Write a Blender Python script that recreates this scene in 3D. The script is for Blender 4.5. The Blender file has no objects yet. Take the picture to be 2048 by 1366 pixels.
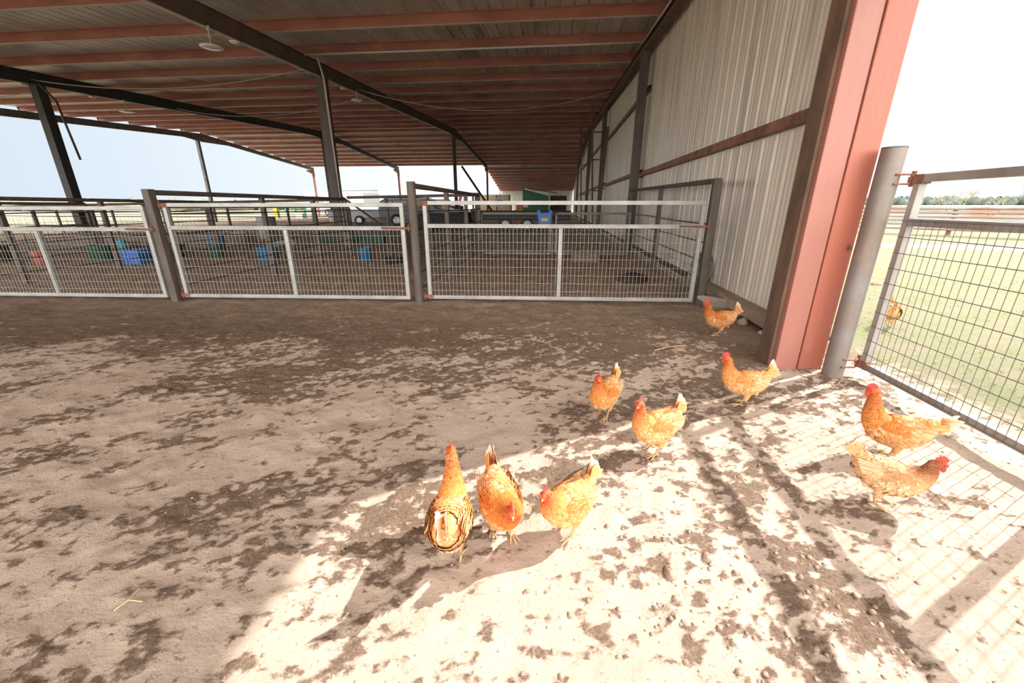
import bpy, math, random
import numpy as np
from mathutils import Vector, Matrix

# ---------------------------------------------------------------- camera, world, sun, exposure
SC = bpy.context.scene
COL = SC.collection
cam_d = bpy.data.cameras.new('camera'); cam = bpy.data.objects.new('camera', cam_d); COL.objects.link(cam)
cam_d.sensor_width = 36; cam_d.lens = 14.13; cam_d.clip_start = 0.05; cam_d.clip_end = 2000
cam.location = (0, 0, 1.3)
cam.rotation_euler = (math.radians(90-18.82), 0, math.radians(5.78))
SC.camera = cam
SC.view_settings.view_transform = 'Standard'; SC.view_settings.look = 'None'
SC.view_settings.exposure = 0.6; SC.view_settings.gamma = 1.0
SC.view_settings.use_curve_mapping = False

SUN = Vector((-1.08, -0.66, -1.0))
sd = bpy.data.lights.new('sun', 'SUN'); sd.energy = 7.4; sd.angle = 0.009; sd.color = (1.0, 0.955, 0.89)
so = bpy.data.objects.new('sun', sd); COL.objects.link(so)
so.rotation_euler = SUN.to_track_quat('-Z', 'Y').to_euler()

W = bpy.data.worlds.new('sky'); SC.world = W; W.use_nodes = True
nt = W.node_tree; nt.nodes.clear()
def N(nt, t, **kw):
    n = nt.nodes.new(t)
    for k, v in kw.items(): setattr(n, k, v)
    return n
wo = N(nt, 'ShaderNodeOutputWorld'); bg = N(nt, 'ShaderNodeBackground')
tc = N(nt, 'ShaderNodeTexCoord'); sx = N(nt, 'ShaderNodeSeparateXYZ')
nt.links.new(tc.outputs['Generated'], sx.inputs[0])
# haze: pale blue away from the sun's side, white towards it
mr = N(nt, 'ShaderNodeMapRange'); mr.inputs['From Min'].default_value = -0.95; mr.inputs['From Max'].default_value = 0.15
nt.links.new(sx.outputs['X'], mr.inputs['Value'])
cr = N(nt, 'ShaderNodeMix', data_type='RGBA')
cr.inputs[6].default_value = (0.42, 0.51, 0.59, 1); cr.inputs[7].default_value = (0.86, 0.845, 0.84, 1)
nt.links.new(mr.outputs[0], cr.inputs[0])
# the sky behind the camera, opposite the hazy front, is brighter
mr2 = N(nt, 'ShaderNodeMapRange'); mr2.inputs['From Min'].default_value = 0.25; mr2.inputs['From Max'].default_value = -0.5
mr2.inputs['To Min'].default_value = 1.0; mr2.inputs['To Max'].default_value = 3.4
nt.links.new(sx.outputs['Y'], mr2.inputs['Value'])
# and the haze brightens with height
mr3 = N(nt, 'ShaderNodeMapRange'); mr3.inputs['From Min'].default_value = 0.22; mr3.inputs['From Max'].default_value = 0.6
mr3.inputs['To Min'].default_value = 1.0; mr3.inputs['To Max'].default_value = 1.5
nt.links.new(sx.outputs['Z'], mr3.inputs['Value'])
ml = N(nt, 'ShaderNodeMath', operation='MULTIPLY'); nt.links.new(mr2.outputs[0], ml.inputs[0]); nt.links.new(mr3.outputs[0], ml.inputs[1])
mrw = N(nt, 'ShaderNodeMapRange'); mrw.inputs['From Min'].default_value = 0.2; mrw.inputs['From Max'].default_value = -0.4
nt.links.new(sx.outputs['Y'], mrw.inputs['Value'])
cw = N(nt, 'ShaderNodeMix', data_type='RGBA'); cw.inputs[7].default_value = (1.0, 0.95, 0.90, 1)
nt.links.new(mrw.outputs[0], cw.inputs[0]); nt.links.new(cr.outputs[2], cw.inputs[6])
nt.links.new(cw.outputs[2], bg.inputs['Color']); nt.links.new(ml.outputs[0], bg.inputs['Strength'])
nt.links.new(bg.outputs[0], wo.inputs[0])

# ---------------------------------------------------------------- materials
def mat(name, c, rough=0.6, metal=0.0, var=None, vscale=6.0, detail=6.0, stretch=None, bump=0.0, bscale=40.0,
        var2=None, v2scale=1.5, v2lo=0.55, v2hi=0.7, attr=None, vlo=0.35, vhi=0.65, spec=0.5):
    m = bpy.data.materials.new(name); m.use_nodes = True; t = m.node_tree
    b = t.nodes['Principled BSDF']; b.inputs['Roughness'].default_value = rough
    b.inputs['Metallic'].default_value = metal; b.inputs['Specular IOR Level'].default_value = spec
    b.inputs['Base Color'].default_value = (*c, 1)
    src = None
    co = N(t, 'ShaderNodeTexCoord'); mp = N(t, 'ShaderNodeMapping')
    t.links.new(co.outputs['Object'], mp.inputs[0])
    if stretch: mp.inputs['Scale'].default_value = stretch
    if var:
        n = N(t, 'ShaderNodeTexNoise'); n.inputs['Scale'].default_value = vscale; n.inputs['Detail'].default_value = detail
        n.inputs['Roughness'].default_value = 0.6
        t.links.new(mp.outputs[0], n.inputs['Vector'])
        r = N(t, 'ShaderNodeMapRange'); r.inputs['From Min'].default_value = vlo; r.inputs['From Max'].default_value = vhi
        t.links.new(n.outputs['Fac'], r.inputs['Value'])
        mx = N(t, 'ShaderNodeMix', data_type='RGBA'); mx.inputs[6].default_value = (*c, 1); mx.inputs[7].default_value = (*var, 1)
        t.links.new(r.outputs[0], mx.inputs[0]); src = mx.outputs[2]
    if var2:
        n = N(t, 'ShaderNodeTexNoise'); n.inputs['Scale'].default_value = v2scale; n.inputs['Detail'].default_value = 8
        n.inputs['Roughness'].default_value = 0.7
        t.links.new(mp.outputs[0], n.inputs['Vector'])
        r = N(t, 'ShaderNodeMapRange'); r.inputs['From Min'].default_value = v2lo; r.inputs['From Max'].default_value = v2hi
        t.links.new(n.outputs['Fac'], r.inputs['Value'])
        mx = N(t, 'ShaderNodeMix', data_type='RGBA'); mx.inputs[7].default_value = (*var2, 1)
        if src: t.links.new(src, mx.inputs[6])
        else: mx.inputs[6].default_value = (*c, 1)
        t.links.new(r.outputs[0], mx.inputs[0]); src = mx.outputs[2]
    if attr:
        a = N(t, 'ShaderNodeAttribute'); a.attribute_name = attr
        src = a.outputs['Color']
    if src: t.links.new(src, b.inputs['Base Color'])
    if bump:
        n = N(t, 'ShaderNodeTexNoise'); n.inputs['Scale'].default_value = bscale; n.inputs['Detail'].default_value = 4
        t.links.new(mp.outputs[0], n.inputs['Vector'])
        bp = N(t, 'ShaderNodeBump'); bp.inputs['Strength'].default_value = bump; bp.inputs['Distance'].default_value = 0.01
        t.links.new(n.outputs['Fac'], bp.inputs['Height']); t.links.new(bp.outputs[0], b.inputs['Normal'])
    return m

M = dict(
 purlin=mat('red_primer_steel', (.40,.175,.13), .55, 0, (.29,.115,.085), 3, stretch=(.3,1,1), var2=(.10,.055,.04), v2scale=1.2, v2lo=.55, v2hi=.75),
 dusty=mat('dusty_highlight_steel', (.70,.64,.56), .5, 0, (.50,.42,.35), 1.5, stretch=(.3,1,1)),  # pale dust tone with the caught light mixed into its colour
 rafter=mat('dark_brown_steel', (.17,.115,.09), .6, 0, (.11,.08,.065), 3),
 black_steel=mat('dark_and_backlit_steel', (.05,.047,.048), .55, 0, (.03,.03,.032), 3),
 post=mat('weathered_steel_post', (.15,.125,.11), .6, .1, (.10,.078,.066), 4, stretch=(3,3,.6)),
 dark_pipe=mat('dark_pipe', (.12,.12,.125), .5, .3, (.085,.065,.055), 4),
 galv=mat('galvanised_tube', (.50,.51,.505), .45, .25, (.36,.37,.37), 5, var2=(.36,.27,.20), v2scale=3, v2lo=.62, v2hi=.75),
 galvd=mat('dull_galvanised_tube', (.36,.35,.34), .5, .25, (.26,.24,.22), 5, var2=(.25,.17,.12), v2scale=3, v2lo=.6, v2hi=.75),
 wire=mat('galvanised_wire', (.55,.53,.49), .5, .2),
 wire_dark=mat('dark_wire', (.14,.12,.11), .5, .3),
 rust=mat('rusty_steel', (.29,.13,.08), .8, 0, (.17,.08,.055), 12, bump=.3),
 column=mat('red_oxide_paint', (.42,.135,.09), .42, 0, (.36,.115,.08), 2.5, stretch=(3,3,.5), var2=(.40,.17,.13), v2scale=1.2, v2lo=.5, v2hi=.75, bump=.06, bscale=90),
 column2=mat('faded_red_paint', (.40,.175,.14), .38, 0, (.36,.15,.12), 2.5, stretch=(3,3,.5), bump=.06, bscale=90),
 brown=mat('dirty_brown_channel', (.20,.115,.075), .7, 0, (.11,.07,.05), 8, stretch=(1,1,.3), bump=.2),
 plank=mat('dusty_brown_channel', (.44,.34,.27), .8, 0, (.32,.24,.18), 6, bump=.2),
 footing=mat('dark_footing', (.06,.05,.04), .9),
 girt=mat('rusty_girt', (.38,.17,.115), .7, 0, (.15,.08,.06), 5),
 conduit=mat('white_conduit', (.62,.58,.54), .5),
 cable=mat('grey_cable', (.40,.36,.33), .6),
 lamp=mat('lamp_metal', (.35,.33,.30), .5), lens=mat('lamp_lens', (.8,.78,.72), .3),
 roof=mat('galvalume_roof_sheet', (.72,.71,.64), .38, .35, (.56,.545,.48), 3, stretch=(1,.15,1), var2=(.15,.10,.075), v2scale=.8, v2lo=.55, v2hi=.75),
 wall=mat('weathered_wall_sheet', (.84,.79,.71), .45, .05, (.68,.60,.50), 1.6, stretch=(1,3.5,.25), var2=(.42,.41,.40), v2scale=1.3, v2lo=.5, v2hi=.72),
 farwall=mat('white_wall_sheet', (.80,.80,.78), .5, 0, (.68,.67,.64), 2),
 comb=mat('red_comb', (.78,.055,.045), .5, 0, (.62,.03,.03), 60, bump=.3, bscale=200),
 beak=mat('horn_beak', (.55,.36,.20), .4), eye=mat('amber_eye', (.30,.10,.02), .2), pupil=mat('black_pupil', (.01,.01,.01), .1),
 leg=mat('yellow_leg', (.62,.42,.22), .6, 0, (.50,.30,.14), 60),
 hen=mat('hen_feathers', (.7,.3,.1), .75, attr='col', spec=.2),
 stone=mat('limestone', (.45,.39,.33), .85, 0, (.33,.27,.22), 8, bump=.4),
 clod=mat('dirt_clod', (.36,.27,.20), .95, 0, (.20,.14,.10), 20, bump=.5, bscale=60),
 straw=mat('dry_twig', (.50,.36,.20), .8),
 blue=mat('blue_plastic', (.015,.15,.62), .35, 0, (.02,.17,.64), 5),
 teal=mat('teal_blue_plastic', (.01,.13,.27), .4), sky_blue=mat('sky_blue_plastic', (.05,.22,.46), .4),
 turq=mat('turquoise_plastic', (.03,.33,.42), .4),
 dgreen=mat('dark_green_plastic', (.015,.09,.06), .4), black=mat('black_rubber', (.018,.018,.02), .6),
 redp=mat('faded_red_plastic', (.42,.10,.08), .5), orange=mat('orange_plastic', (.75,.16,.04), .4),
 yellow=mat('yellow_plastic', (.85,.65,.02), .4), green=mat('green_paint', (.015,.13,.06), .4),
 lgreen=mat('green_frame_paint', (.03,.32,.13), .4),
 sack=mat('pale_sack', (.62,.60,.56), .8, 0, (.5,.47,.42), 6), label=mat('product_label', (.75,.35,.10), .5, 0, (.75,.65,.2), 60),
 white=mat('white_paint', (.75,.77,.80), .4), grey=mat('grey_metal', (.35,.37,.40), .4, .3),
 dkcar=mat('slate_paint', (.09,.105,.14), .25), glass=mat('dark_glass', (.02,.035,.045), .08),
 tyre=mat('tyre_rubber', (.02,.02,.02), .8), rim=mat('pale_rim', (.6,.6,.6), .4, .4),
 hay=mat('old_hay', (.36,.28,.19), .95, 0, (.25,.18,.12), 6, stretch=(1,1,5), bump=.5),
 hayd=mat('dark_hay', (.17,.125,.09), .95, 0, (.11,.08,.055), 6, stretch=(1,1,5), bump=.5),
 wood=mat('grey_wood', (.28,.22,.17), .8, 0, (.18,.14,.11), 5, stretch=(1,8,8)),
 rail=mat('rusting_white_pipe', (.33,.315,.31), .55, .1, (.24,.23,.22), 2, stretch=(.25,1,2), var2=(.30,.15,.10), v2scale=1.3, v2lo=.50, v2hi=.58),
 bush=mat('bare_brush', (.30,.27,.22), .9, 0, (.24,.27,.15), 2), treeline=mat('far_evergreens', (.11,.135,.115), .95, 0, (.07,.09,.075), .3),
 blade=mat('pasture_blades', (.22,.235,.11), .8, 0, (.25,.23,.15), 2),
)

# ---------------------------------------------------------------- mesh builder
class MB:
    def __init__(s): s.v = []; s.f = []; s.c = []
    def add(s, vs, fs, col=None):
        o = len(s.v); s.v += [tuple(v) for v in vs]; s.f += [tuple(i+o for i in f) for f in fs]
        if col is not None: s.c += [col]*len(vs)
    def box(s, c, d, R=None):
        x, y, z = d[0]/2, d[1]/2, d[2]/2
        vs = [Vector((a*x, b*y, e*z)) for a in (-1,1) for b in (-1,1) for e in (-1,1)]
        if R is not None: vs = [R @ v for v in vs]
        c = Vector(c); vs = [v+c for v in vs]
        s.add(vs, [(0,1,3,2),(4,6,7,5),(0,4,5,1),(2,3,7,6),(0,2,6,4),(1,5,7,3)])
        return s
    def bb(s, x0,x1,y0,y1,z0,z1): return s.box(((x0+x1)/2,(y0+y1)/2,(z0+z1)/2),(x1-x0,y1-y0,z1-z0))
    def bar(s, p, q, w, h=None, up=(0,0,1)):
        h = h or w; p = Vector(p); q = Vector(q); d = q-p; L = d.length; d.normalize()
        u = Vector(up)
        if abs(d.dot(u)) > .98: u = Vector((1,0,0))
        a = d.cross(u).normalized(); b = a.cross(d).normalized()
        R = Matrix((a, d, b)).transposed()
        return s.box((p+q)/2, (w, L, h), R)
    def tube(s, pts, r, n=8, cap=True):
        pts = [Vector(p) for p in pts]; rs = r if isinstance(r, (list,tuple)) else [r]*len(pts)
        o = len(s.v); a = None
        for i, p in enumerate(pts):
            d = (pts[min(i+1,len(pts)-1)]-pts[max(i-1,0)]).normalized()
            if a is None:
                u = Vector((0,0,1)) if abs(d.z) < .9 else Vector((1,0,0)); a = d.cross(u).normalized()
            else: a = (a - d*a.dot(d)).normalized()
            b = d.cross(a)
            for k in range(n):
                t = 2*math.pi*k/n; s.v.append(tuple(p + (a*math.cos(t)+b*math.sin(t))*rs[i]))
        for i in range(len(pts)-1):
            for k in range(n):
                k2 = (k+1)%n; s.f.append((o+i*n+k, o+i*n+k2, o+(i+1)*n+k2, o+(i+1)*n+k))
        if cap:
            s.f.append(tuple(o+k for k in range(n))[::-1]); s.f.append(tuple(o+(len(pts)-1)*n+k for k in range(n)))
        return s
    def lathe(s, prof, c=(0,0,0), n=20, squash=1.0):
        o = len(s.v)
        for r, z in prof:
            for k in range(n):
                t = 2*math.pi*k/n; s.v.append((c[0]+r*math.cos(t), c[1]+r*math.sin(t)*squash, c[2]+z))
        for i in range(len(prof)-1):
            for k in range(n):
                k2 = (k+1)%n; s.f.append((o+i*n+k, o+i*n+k2, o+(i+1)*n+k2, o+(i+1)*n+k))
        s.f.append(tuple(o+k for k in range(n))[::-1]); s.f.append(tuple(o+(len(prof)-1)*n+k for k in range(n)))
        return s
    def prism(s, poly, ax, a, b):
        """poly in the two other axes, extruded along axis ax from a to b"""
        def P(u, v, w): return {0:(w,u,v),1:(u,w,v),2:(u,v,w)}[ax]
        n = len(poly); vs = [P(u,v,a) for u,v in poly]+[P(u,v,b) for u,v in poly]
        s.add(vs, [tuple(range(n))[::-1], tuple(range(n,2*n))]+[(i,(i+1)%n,n+(i+1)%n,n+i) for i in range(n)])
        return s
    def build(s, name, m, parent=None, smooth=False, bevel=0):
        me = bpy.data.meshes.new(name); me.from_pydata(s.v, [], s.f); me.validate(); me.update()
        if s.c and len(s.c) == len(s.v):
            ca = me.color_attributes.new('col', 'FLOAT_COLOR', 'POINT')
            ca.data.foreach_set('color', np.array([(*c,1) for c in s.c], dtype=np.float32).ravel())
        if smooth: me.polygons.foreach_set('use_smooth', [True]*len(me.polygons))
        me.materials.append(m)
        o = bpy.data.objects.new(name, me); COL.objects.link(o)
        if parent: o.parent = parent
        if bevel:
            b = o.modifiers.new('bevel', 'BEVEL'); b.width = bevel; b.segments = 2; b.limit_method = 'ANGLE'
        return o

def tag(o, label, cat, group=None, kind=None):
    o['label'] = label; o['category'] = cat
    if group: o['group'] = group
    if kind: o['kind'] = kind
    return o
def thing(name, label, cat, loc=(0,0,0), rz=0, group=None):
    o = bpy.data.objects.new(name, None); o.empty_display_size = .1; COL.objects.link(o)
    o.location = loc; o.rotation_euler = (0,0,rz)
    return tag(o, label, cat, group)
def struct(o, label=None):
    o['kind'] = 'structure'
    if label: o['label'] = label
    return o

# ---------------------------------------------------------------- terrain
rng = np.random.RandomState(7)
LAT = [rng.rand(256,256) for _ in range(6)]
def vnoise(x, y, k=0):
    x = np.asarray(x, float); y = np.asarray(y, float)
    xi = np.floor(x).astype(int); yi = np.floor(y).astype(int); fx = x-xi; fy = y-yi
    fx = fx*fx*(3-2*fx); fy = fy*fy*(3-2*fy); L = LAT[k%6]
    g = lambda a, b: L[a%256, b%256]
    return (g(xi,yi)*(1-fx)+g(xi+1,yi)*fx)*(1-fy)+(g(xi,yi+1)*(1-fx)+g(xi+1,yi+1)*fx)*fy
def fbm(x, y, o=4, k=0, gain=.5):
    t = 0; a = 1; n = 0
    for i in range(o): t = t+a*vnoise(x*2**i+17.3*i, y*2**i+5.1*i, k+i); n += a; a *= gain
    return t/n
def patch(x, y):
    """0 = clean pale dust, 1 = trodden dark litter"""
    a = math.radians(28); u = x*math.cos(a)+y*math.sin(a); v = -x*math.sin(a)+y*math.cos(a)
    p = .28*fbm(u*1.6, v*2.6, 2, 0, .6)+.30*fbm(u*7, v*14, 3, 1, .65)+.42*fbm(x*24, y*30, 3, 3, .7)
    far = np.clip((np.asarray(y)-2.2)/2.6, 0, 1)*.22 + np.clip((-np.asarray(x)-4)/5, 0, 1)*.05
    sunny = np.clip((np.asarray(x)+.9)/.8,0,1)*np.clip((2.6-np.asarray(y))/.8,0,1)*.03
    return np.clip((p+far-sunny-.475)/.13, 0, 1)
def height(x, y):
    inside = np.clip((2.9-np.asarray(x, float))/.5, .25, 1)
    big = (fbm(x*.9, y*.9, 3, 0)-.5)*.035
    hoof = (fbm(x*6, y*6, 3, 2)-.5)*.030
    fine = (fbm(x*26, y*26, 3, 4, .6)-.5)*.020
    p = patch(x, y)
    return (big+hoof+fine*(.4+.9*p)+p*.004)*inside
def hz(x, y): return float(height(np.array([x]), np.array([y]))[0])

def axis(stops):
    out = [stops[0][0]]
    for (a, s0), (b, s1) in zip(stops, stops[1:]):
        while out[-1] < b-1e-6:
            t = min(1, max(0, (out[-1]-a)/(b-a))); out.append(min(b, out[-1]+s0*(s1/s0)**t))
    return np.array(out)
gx = axis([(-60,4),(-14,.5),(-6,.05),(-2.5,.016),(2.9,.016),(4.5,.06),(12,.5),(60,4)])
gy = axis([(-12,1.5),(-.5,.12),(.35,.013),(2.6,.016),(4.5,.028),(6.5,.06),(13,.3),(60,3)])
X, Y = np.meshgrid(gx, gy); Z = height(X, Y)
Z[(Y > 14) | (np.abs(X) > 20)] *= .3
me = bpy.data.meshes.new('floor'); nx, ny = len(gx), len(gy)
vs = np.stack([X, Y, Z], -1).reshape(-1, 3)
idx = np.arange(nx*ny).reshape(ny, nx)
fs = np.stack([idx[:-1,:-1], idx[:-1,1:], idx[1:,1:], idx[1:,:-1]], -1).reshape(-1, 4)
me.from_pydata(vs.tolist(), [], fs.tolist()); me.update()
me.polygons.foreach_set('use_smooth', [True]*len(me.polygons))
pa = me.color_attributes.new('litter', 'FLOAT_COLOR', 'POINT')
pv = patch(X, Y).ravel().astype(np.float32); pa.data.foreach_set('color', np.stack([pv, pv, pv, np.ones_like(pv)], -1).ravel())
fl = bpy.data.objects.new('floor', me); COL.objects.link(fl); struct(fl, 'dusty dirt floor of the livestock shed and the yard around it')

m = bpy.data.materials.new('dusty_dirt'); m.use_nodes = True; t = m.node_tree; b = t.nodes['Principled BSDF']
b.inputs['Roughness'].default_value = .95; b.inputs['Specular IOR Level'].default_value = .15
co = N(t, 'ShaderNodeTexCoord'); at = N(t, 'ShaderNodeAttribute'); at.attribute_name = 'litter'
def noise(scale, detail=6, rough=.6, st=None, rot=None):
    n = N(t, 'ShaderNodeTexNoise'); n.inputs['Scale'].default_value = scale; n.inputs['Detail'].default_value = detail
    n.inputs['Roughness'].default_value = rough
    mp = N(t, 'ShaderNodeMapping'); t.links.new(co.outputs['Object'], mp.inputs[0])
    if st: mp.inputs['Scale'].default_value = st
    if rot: mp.inputs['Rotation'].default_value = (0, 0, rot)
    t.links.new(mp.outputs[0], n.inputs['Vector']); return n.outputs['Fac']
def rangen(v, a, b_, c=0, d=1):
    r = N(t, 'ShaderNodeMapRange'); r.inputs['From Min'].default_value = a; r.inputs['From Max'].default_value = b_
    r.inputs['To Min'].default_value = c; r.inputs['To Max'].default_value = d
    t.links.new(v, r.inputs['Value']); return r.outputs[0]
def mixc(f, a, b_):
    x = N(t, 'ShaderNodeMix', data_type='RGBA'); t.links.new(f, x.inputs[0])
    for k, c in ((6, a), (7, b_)):
        if isinstance(c, tuple): x.inputs[k].default_value = (*c, 1)
        else: t.links.new(c, x.inputs[k])
    return x.outputs[2]
def math_(op, a, b_):
    x = N(t, 'ShaderNodeMath', operation=op)
    for k, c in ((0, a), (1, b_)):
        if isinstance(c, (int, float)): x.inputs[k].default_value = c
        else: t.links.new(c, x.inputs[k])
    x.use_clamp = False; return x.outputs[0]
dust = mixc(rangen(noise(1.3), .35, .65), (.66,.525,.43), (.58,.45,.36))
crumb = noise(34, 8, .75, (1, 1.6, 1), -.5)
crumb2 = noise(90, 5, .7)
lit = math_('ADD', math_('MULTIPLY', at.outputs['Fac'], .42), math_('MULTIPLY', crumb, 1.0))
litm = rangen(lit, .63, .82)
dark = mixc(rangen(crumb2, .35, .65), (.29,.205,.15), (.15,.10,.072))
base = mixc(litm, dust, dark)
fl2 = rangen(noise(60, 3, .6), .62, .70)
base = mixc(math_('MULTIPLY', fl2, .6), base, (.22,.14,.10))
# trodden manure under the pens and the far end of the shed
sxx = N(t, 'ShaderNodeSeparateXYZ'); t.links.new(co.outputs['Object'], sxx.inputs[0])
yy = math_('ADD', sxx.outputs['Y'], math_('MULTIPLY', noise(1.1), 1.6))
pen = mixc(rangen(noise(3.5, 8, .7), .35, .65), (.56,.43,.335), (.31,.23,.17))
base = mixc(rangen(yy, 4.6, 6.4), base, pen)
# pasture outside the shed: grass, worn track
yn = noise(.55, 4)
grass = mixc(rangen(noise(2.2, 8, .7), .38, .6), (.205,.19,.13), (.155,.18,.085))
grass = mixc(rangen(noise(26, 4, .7), .5, .62), grass, (.235,.205,.155))
xx = math_('ADD', sxx.outputs['X'], math_('MULTIPLY', yn, .9))
outr = rangen(xx, 3.0, 3.6)
base = mixc(outr, base, grass)
tr = math_('ADD', math_('MULTIPLY', sxx.outputs['X'], .28), sxx.outputs['Y'])
trm = math_('MULTIPLY', rangen(tr, 17.2, 17.8), rangen(tr, 19.4, 18.8))
base = mixc(math_('MULTIPLY', trm, outr), base, (.32,.29,.26))
outl = rangen(math_('ADD', sxx.outputs['X'], math_('MULTIPLY', yn, 2.5)), -26.0, -28.5)
outf = rangen(sxx.outputs['Y'], 45.5, 47)
outf = math_('MULTIPLY', outf, rangen(sxx.outputs['X'], -6.9, -7.6))
past = mixc(rangen(noise(.25, 8, .7), .38, .6), (.22,.19,.145), (.18,.175,.125))
base = mixc(math_('MAXIMUM', outl, outf), base, past)
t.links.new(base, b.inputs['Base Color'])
bp = N(t, 'ShaderNodeBump'); bp.inputs['Strength'].default_value = .9; bp.inputs['Distance'].default_value = .018
bh = math_('ADD', math_('MULTIPLY', crumb, 1.0), math_('MULTIPLY', crumb2, .5))
t.links.new(bh, bp.inputs['Height']); t.links.new(bp.outputs[0], b.inputs['Normal'])
me.materials.append(m)
# the land beyond, out to the horizon
far = MB(); R_ = 900
for (x0,x1,y0,y1) in ((-R_,R_,60,R_),(-R_,-60,-R_,60),(60,R_,-R_,60),(-60,60,-R_,-12)):
    far.add([(x0,y0,-.01),(x1,y0,-.01),(x1,y1,-.01),(x0,y1,-.01)], [(0,1,2,3)])
mf = mat('far_pasture', (.22,.19,.145), .95, 0, (.18,.175,.125), .05, var2=(.34,.34,.22), v2scale=.02, v2lo=.5, v2hi=.6)
struct(far.build('trim_1', mf), 'dry pasture running out to the horizon')

# ---------------------------------------------------------------- shed frame
XA, XB, XC, XD = -7.1, -16.6, -26.1, 2.2
RY, RZ, EY, EZ = 30.5, 6.22, 44.8, 5.03
def pz(y): return 4.55+.055*y if y <= RY else RZ-(y-RY)*(RZ-EZ)/(EY-RY)

# roof sheets (ribs run down the slope)
def ribs(a, b, pitch=.305, h=.036, minor=True):
    out = []; x = a
    while x < b:
        out += [(x,0),(x+.02,h),(x+.045,h),(x+.065,0)]
        if minor: out += [(x+.135,0),(x+.145,.006),(x+.16,.006),(x+.17,0),(x+.215,0),(x+.225,.006),(x+.24,.006),(x+.25,0)]
        x += pitch
    out.append((min(x,b+.1),0)); return out
def roof_sheet(name, x0, x1, ys, zf, label):
    mb = MB(); pr = ribs(x0, x1)
    for x, h in pr: 
        for y in ys: mb.v.append((x, y, zf(y)+h))
    k = len(ys)
    for i in range(len(pr)-1):
        for j in range(k-1): mb.f.append((i*k+j, (i+1)*k+j, (i+1)*k+j+1, i*k+j+1))
    o = mb.build(name, M['roof']); s = o.modifiers.new('sheet', 'SOLIDIFY'); s.thickness = .004
    return struct(o, label)
roof_sheet('ceiling', -26.6, 2.75, [-4, RY, EY+.5], lambda y: pz(y)+.215, 'ribbed metal roof of the open shed seen from below')
LZ = lambda y: 4.98-(y-EY)*.165
roof_sheet('ceiling.001', -7.4, 2.75, [EY-.6, 57.6], lambda y: LZ(y)+.2, 'lower lean-to roof at the far end of the shed')

ords = ['nearest the viewer','second','third','fourth','fifth','sixth','seventh','eighth','ninth','tenth','eleventh','twelfth','thirteenth','fourteenth','fifteenth','sixteenth','seventeenth','eighteenth','nineteenth','twentieth','twenty-first','twenty-second','twenty-third','twenty-fourth','twenty-fifth','twenty-sixth']
ys = [10.62+1.86*k for k in range(-2, 11)]+[30.9+1.63*k for k in range(0, 9)]
hidden = [10.62+1.86*k for k in range(-7, -2)]
def purlin(y, z0, x0, x1, label):
    zc = z0; mb = MB(); h = .205
    prof = [(-.003,0),(.0,0),(.0,h-.004),(-.065,h-.004),(-.065,h),(-.003,h)]
    mb.prism([(y+a, zc+c) for a, c in [(-.002,.0),(.065,.0),(.065,.018),(.062,.018),(.062,.003),(.002,.003),(.002,h-.003),(-.062,h-.003),(-.062,h-.018),(-.065,h-.018),(-.065,h),(-.002,h)]], 0, x0, x1)
    o = mb.build('roof_purlin', M['purlin'])
    MB().bb(x0+.01,x1-.01,y-.002,y+.066,zc-.007,zc-.0005).build('lower_flange', M['dusty'], o)['label'] = 'dusty lower flange painted pale for the light it catches'  # bright strip paints in the highlight along the purlin's lower lip
    tag(o, label, 'beam', 'steel purlins under the roof')
vis = 0
for y in ys:
    vis += 1
    side = 'before the ridge' if y < RY else 'past the ridge'
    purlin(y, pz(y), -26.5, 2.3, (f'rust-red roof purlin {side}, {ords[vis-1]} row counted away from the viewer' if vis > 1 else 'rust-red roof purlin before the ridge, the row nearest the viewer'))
for y in hidden:
    struct(MB().bb(-26.5, 2.3, y-.003, y+.003, pz(y), pz(y)+.2).build('trim_2', M['purlin']))
for k in range(9):
    y = 46.0+1.33*k
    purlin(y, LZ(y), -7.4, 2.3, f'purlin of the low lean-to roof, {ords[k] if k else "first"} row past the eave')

def ibeam(mb, x, p, q, d, w=.15, tf=.012):
    (y0, z0), (y1, z1) = p, q
    for zz, hh, ww in ((0, tf, w), (-d+tf, tf, w), (-d/2+tf/2, d-2*tf, .012)):
        mb.bar((x,y0,z0-tf/2+zz), (x,y1,z1-tf/2+zz), ww, hh)
for x, m_, nm, d in ((XA,'rafter','between the middle and right bays, carrying the white conduit',.36),(XB,'black_steel','nearly black, through the middle of the left half',.37),(XC,'dark_pipe','along the open left edge of the roof',.33),(XD,'brown','hugging the top of the corrugated wall',.22)):  # second rafter's near-black colour paints in its shading against the light
    t_ = thing('roof_rafter', 'long steel rafter beam '+nm, 'beam', (x,0,0))
    a = MB(); y0 = -3.8 if x != XD else 3.75; ibeam(a, 0, (y0, pz(y0)), (RY, pz(RY)), d); a.build('beam', M[m_], t_)
    a = MB(); ibeam(a, 0, (RY, pz(RY)), (EY, pz(EY)), d*.85)
    a.build('beam', M[m_] , t_)
    if x != XD:
        a = MB(); a.prism([(RY-2.6, pz(RY)-d-.02),(RY, pz(RY)-d-.22),(RY+2.4, pz(RY)-d-.16),(RY, pz(RY)-d+.02)], 0, -.06, .06)
        a.build('haunch_plate', M[m_], t_)
        for y in ys[:12]:
            a = MB().bb(-.06,.06,y+.004,y+.05,pz(y)-.02,pz(y)+.15); a.build('purlin_clip', M[m_], t_)
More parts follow.
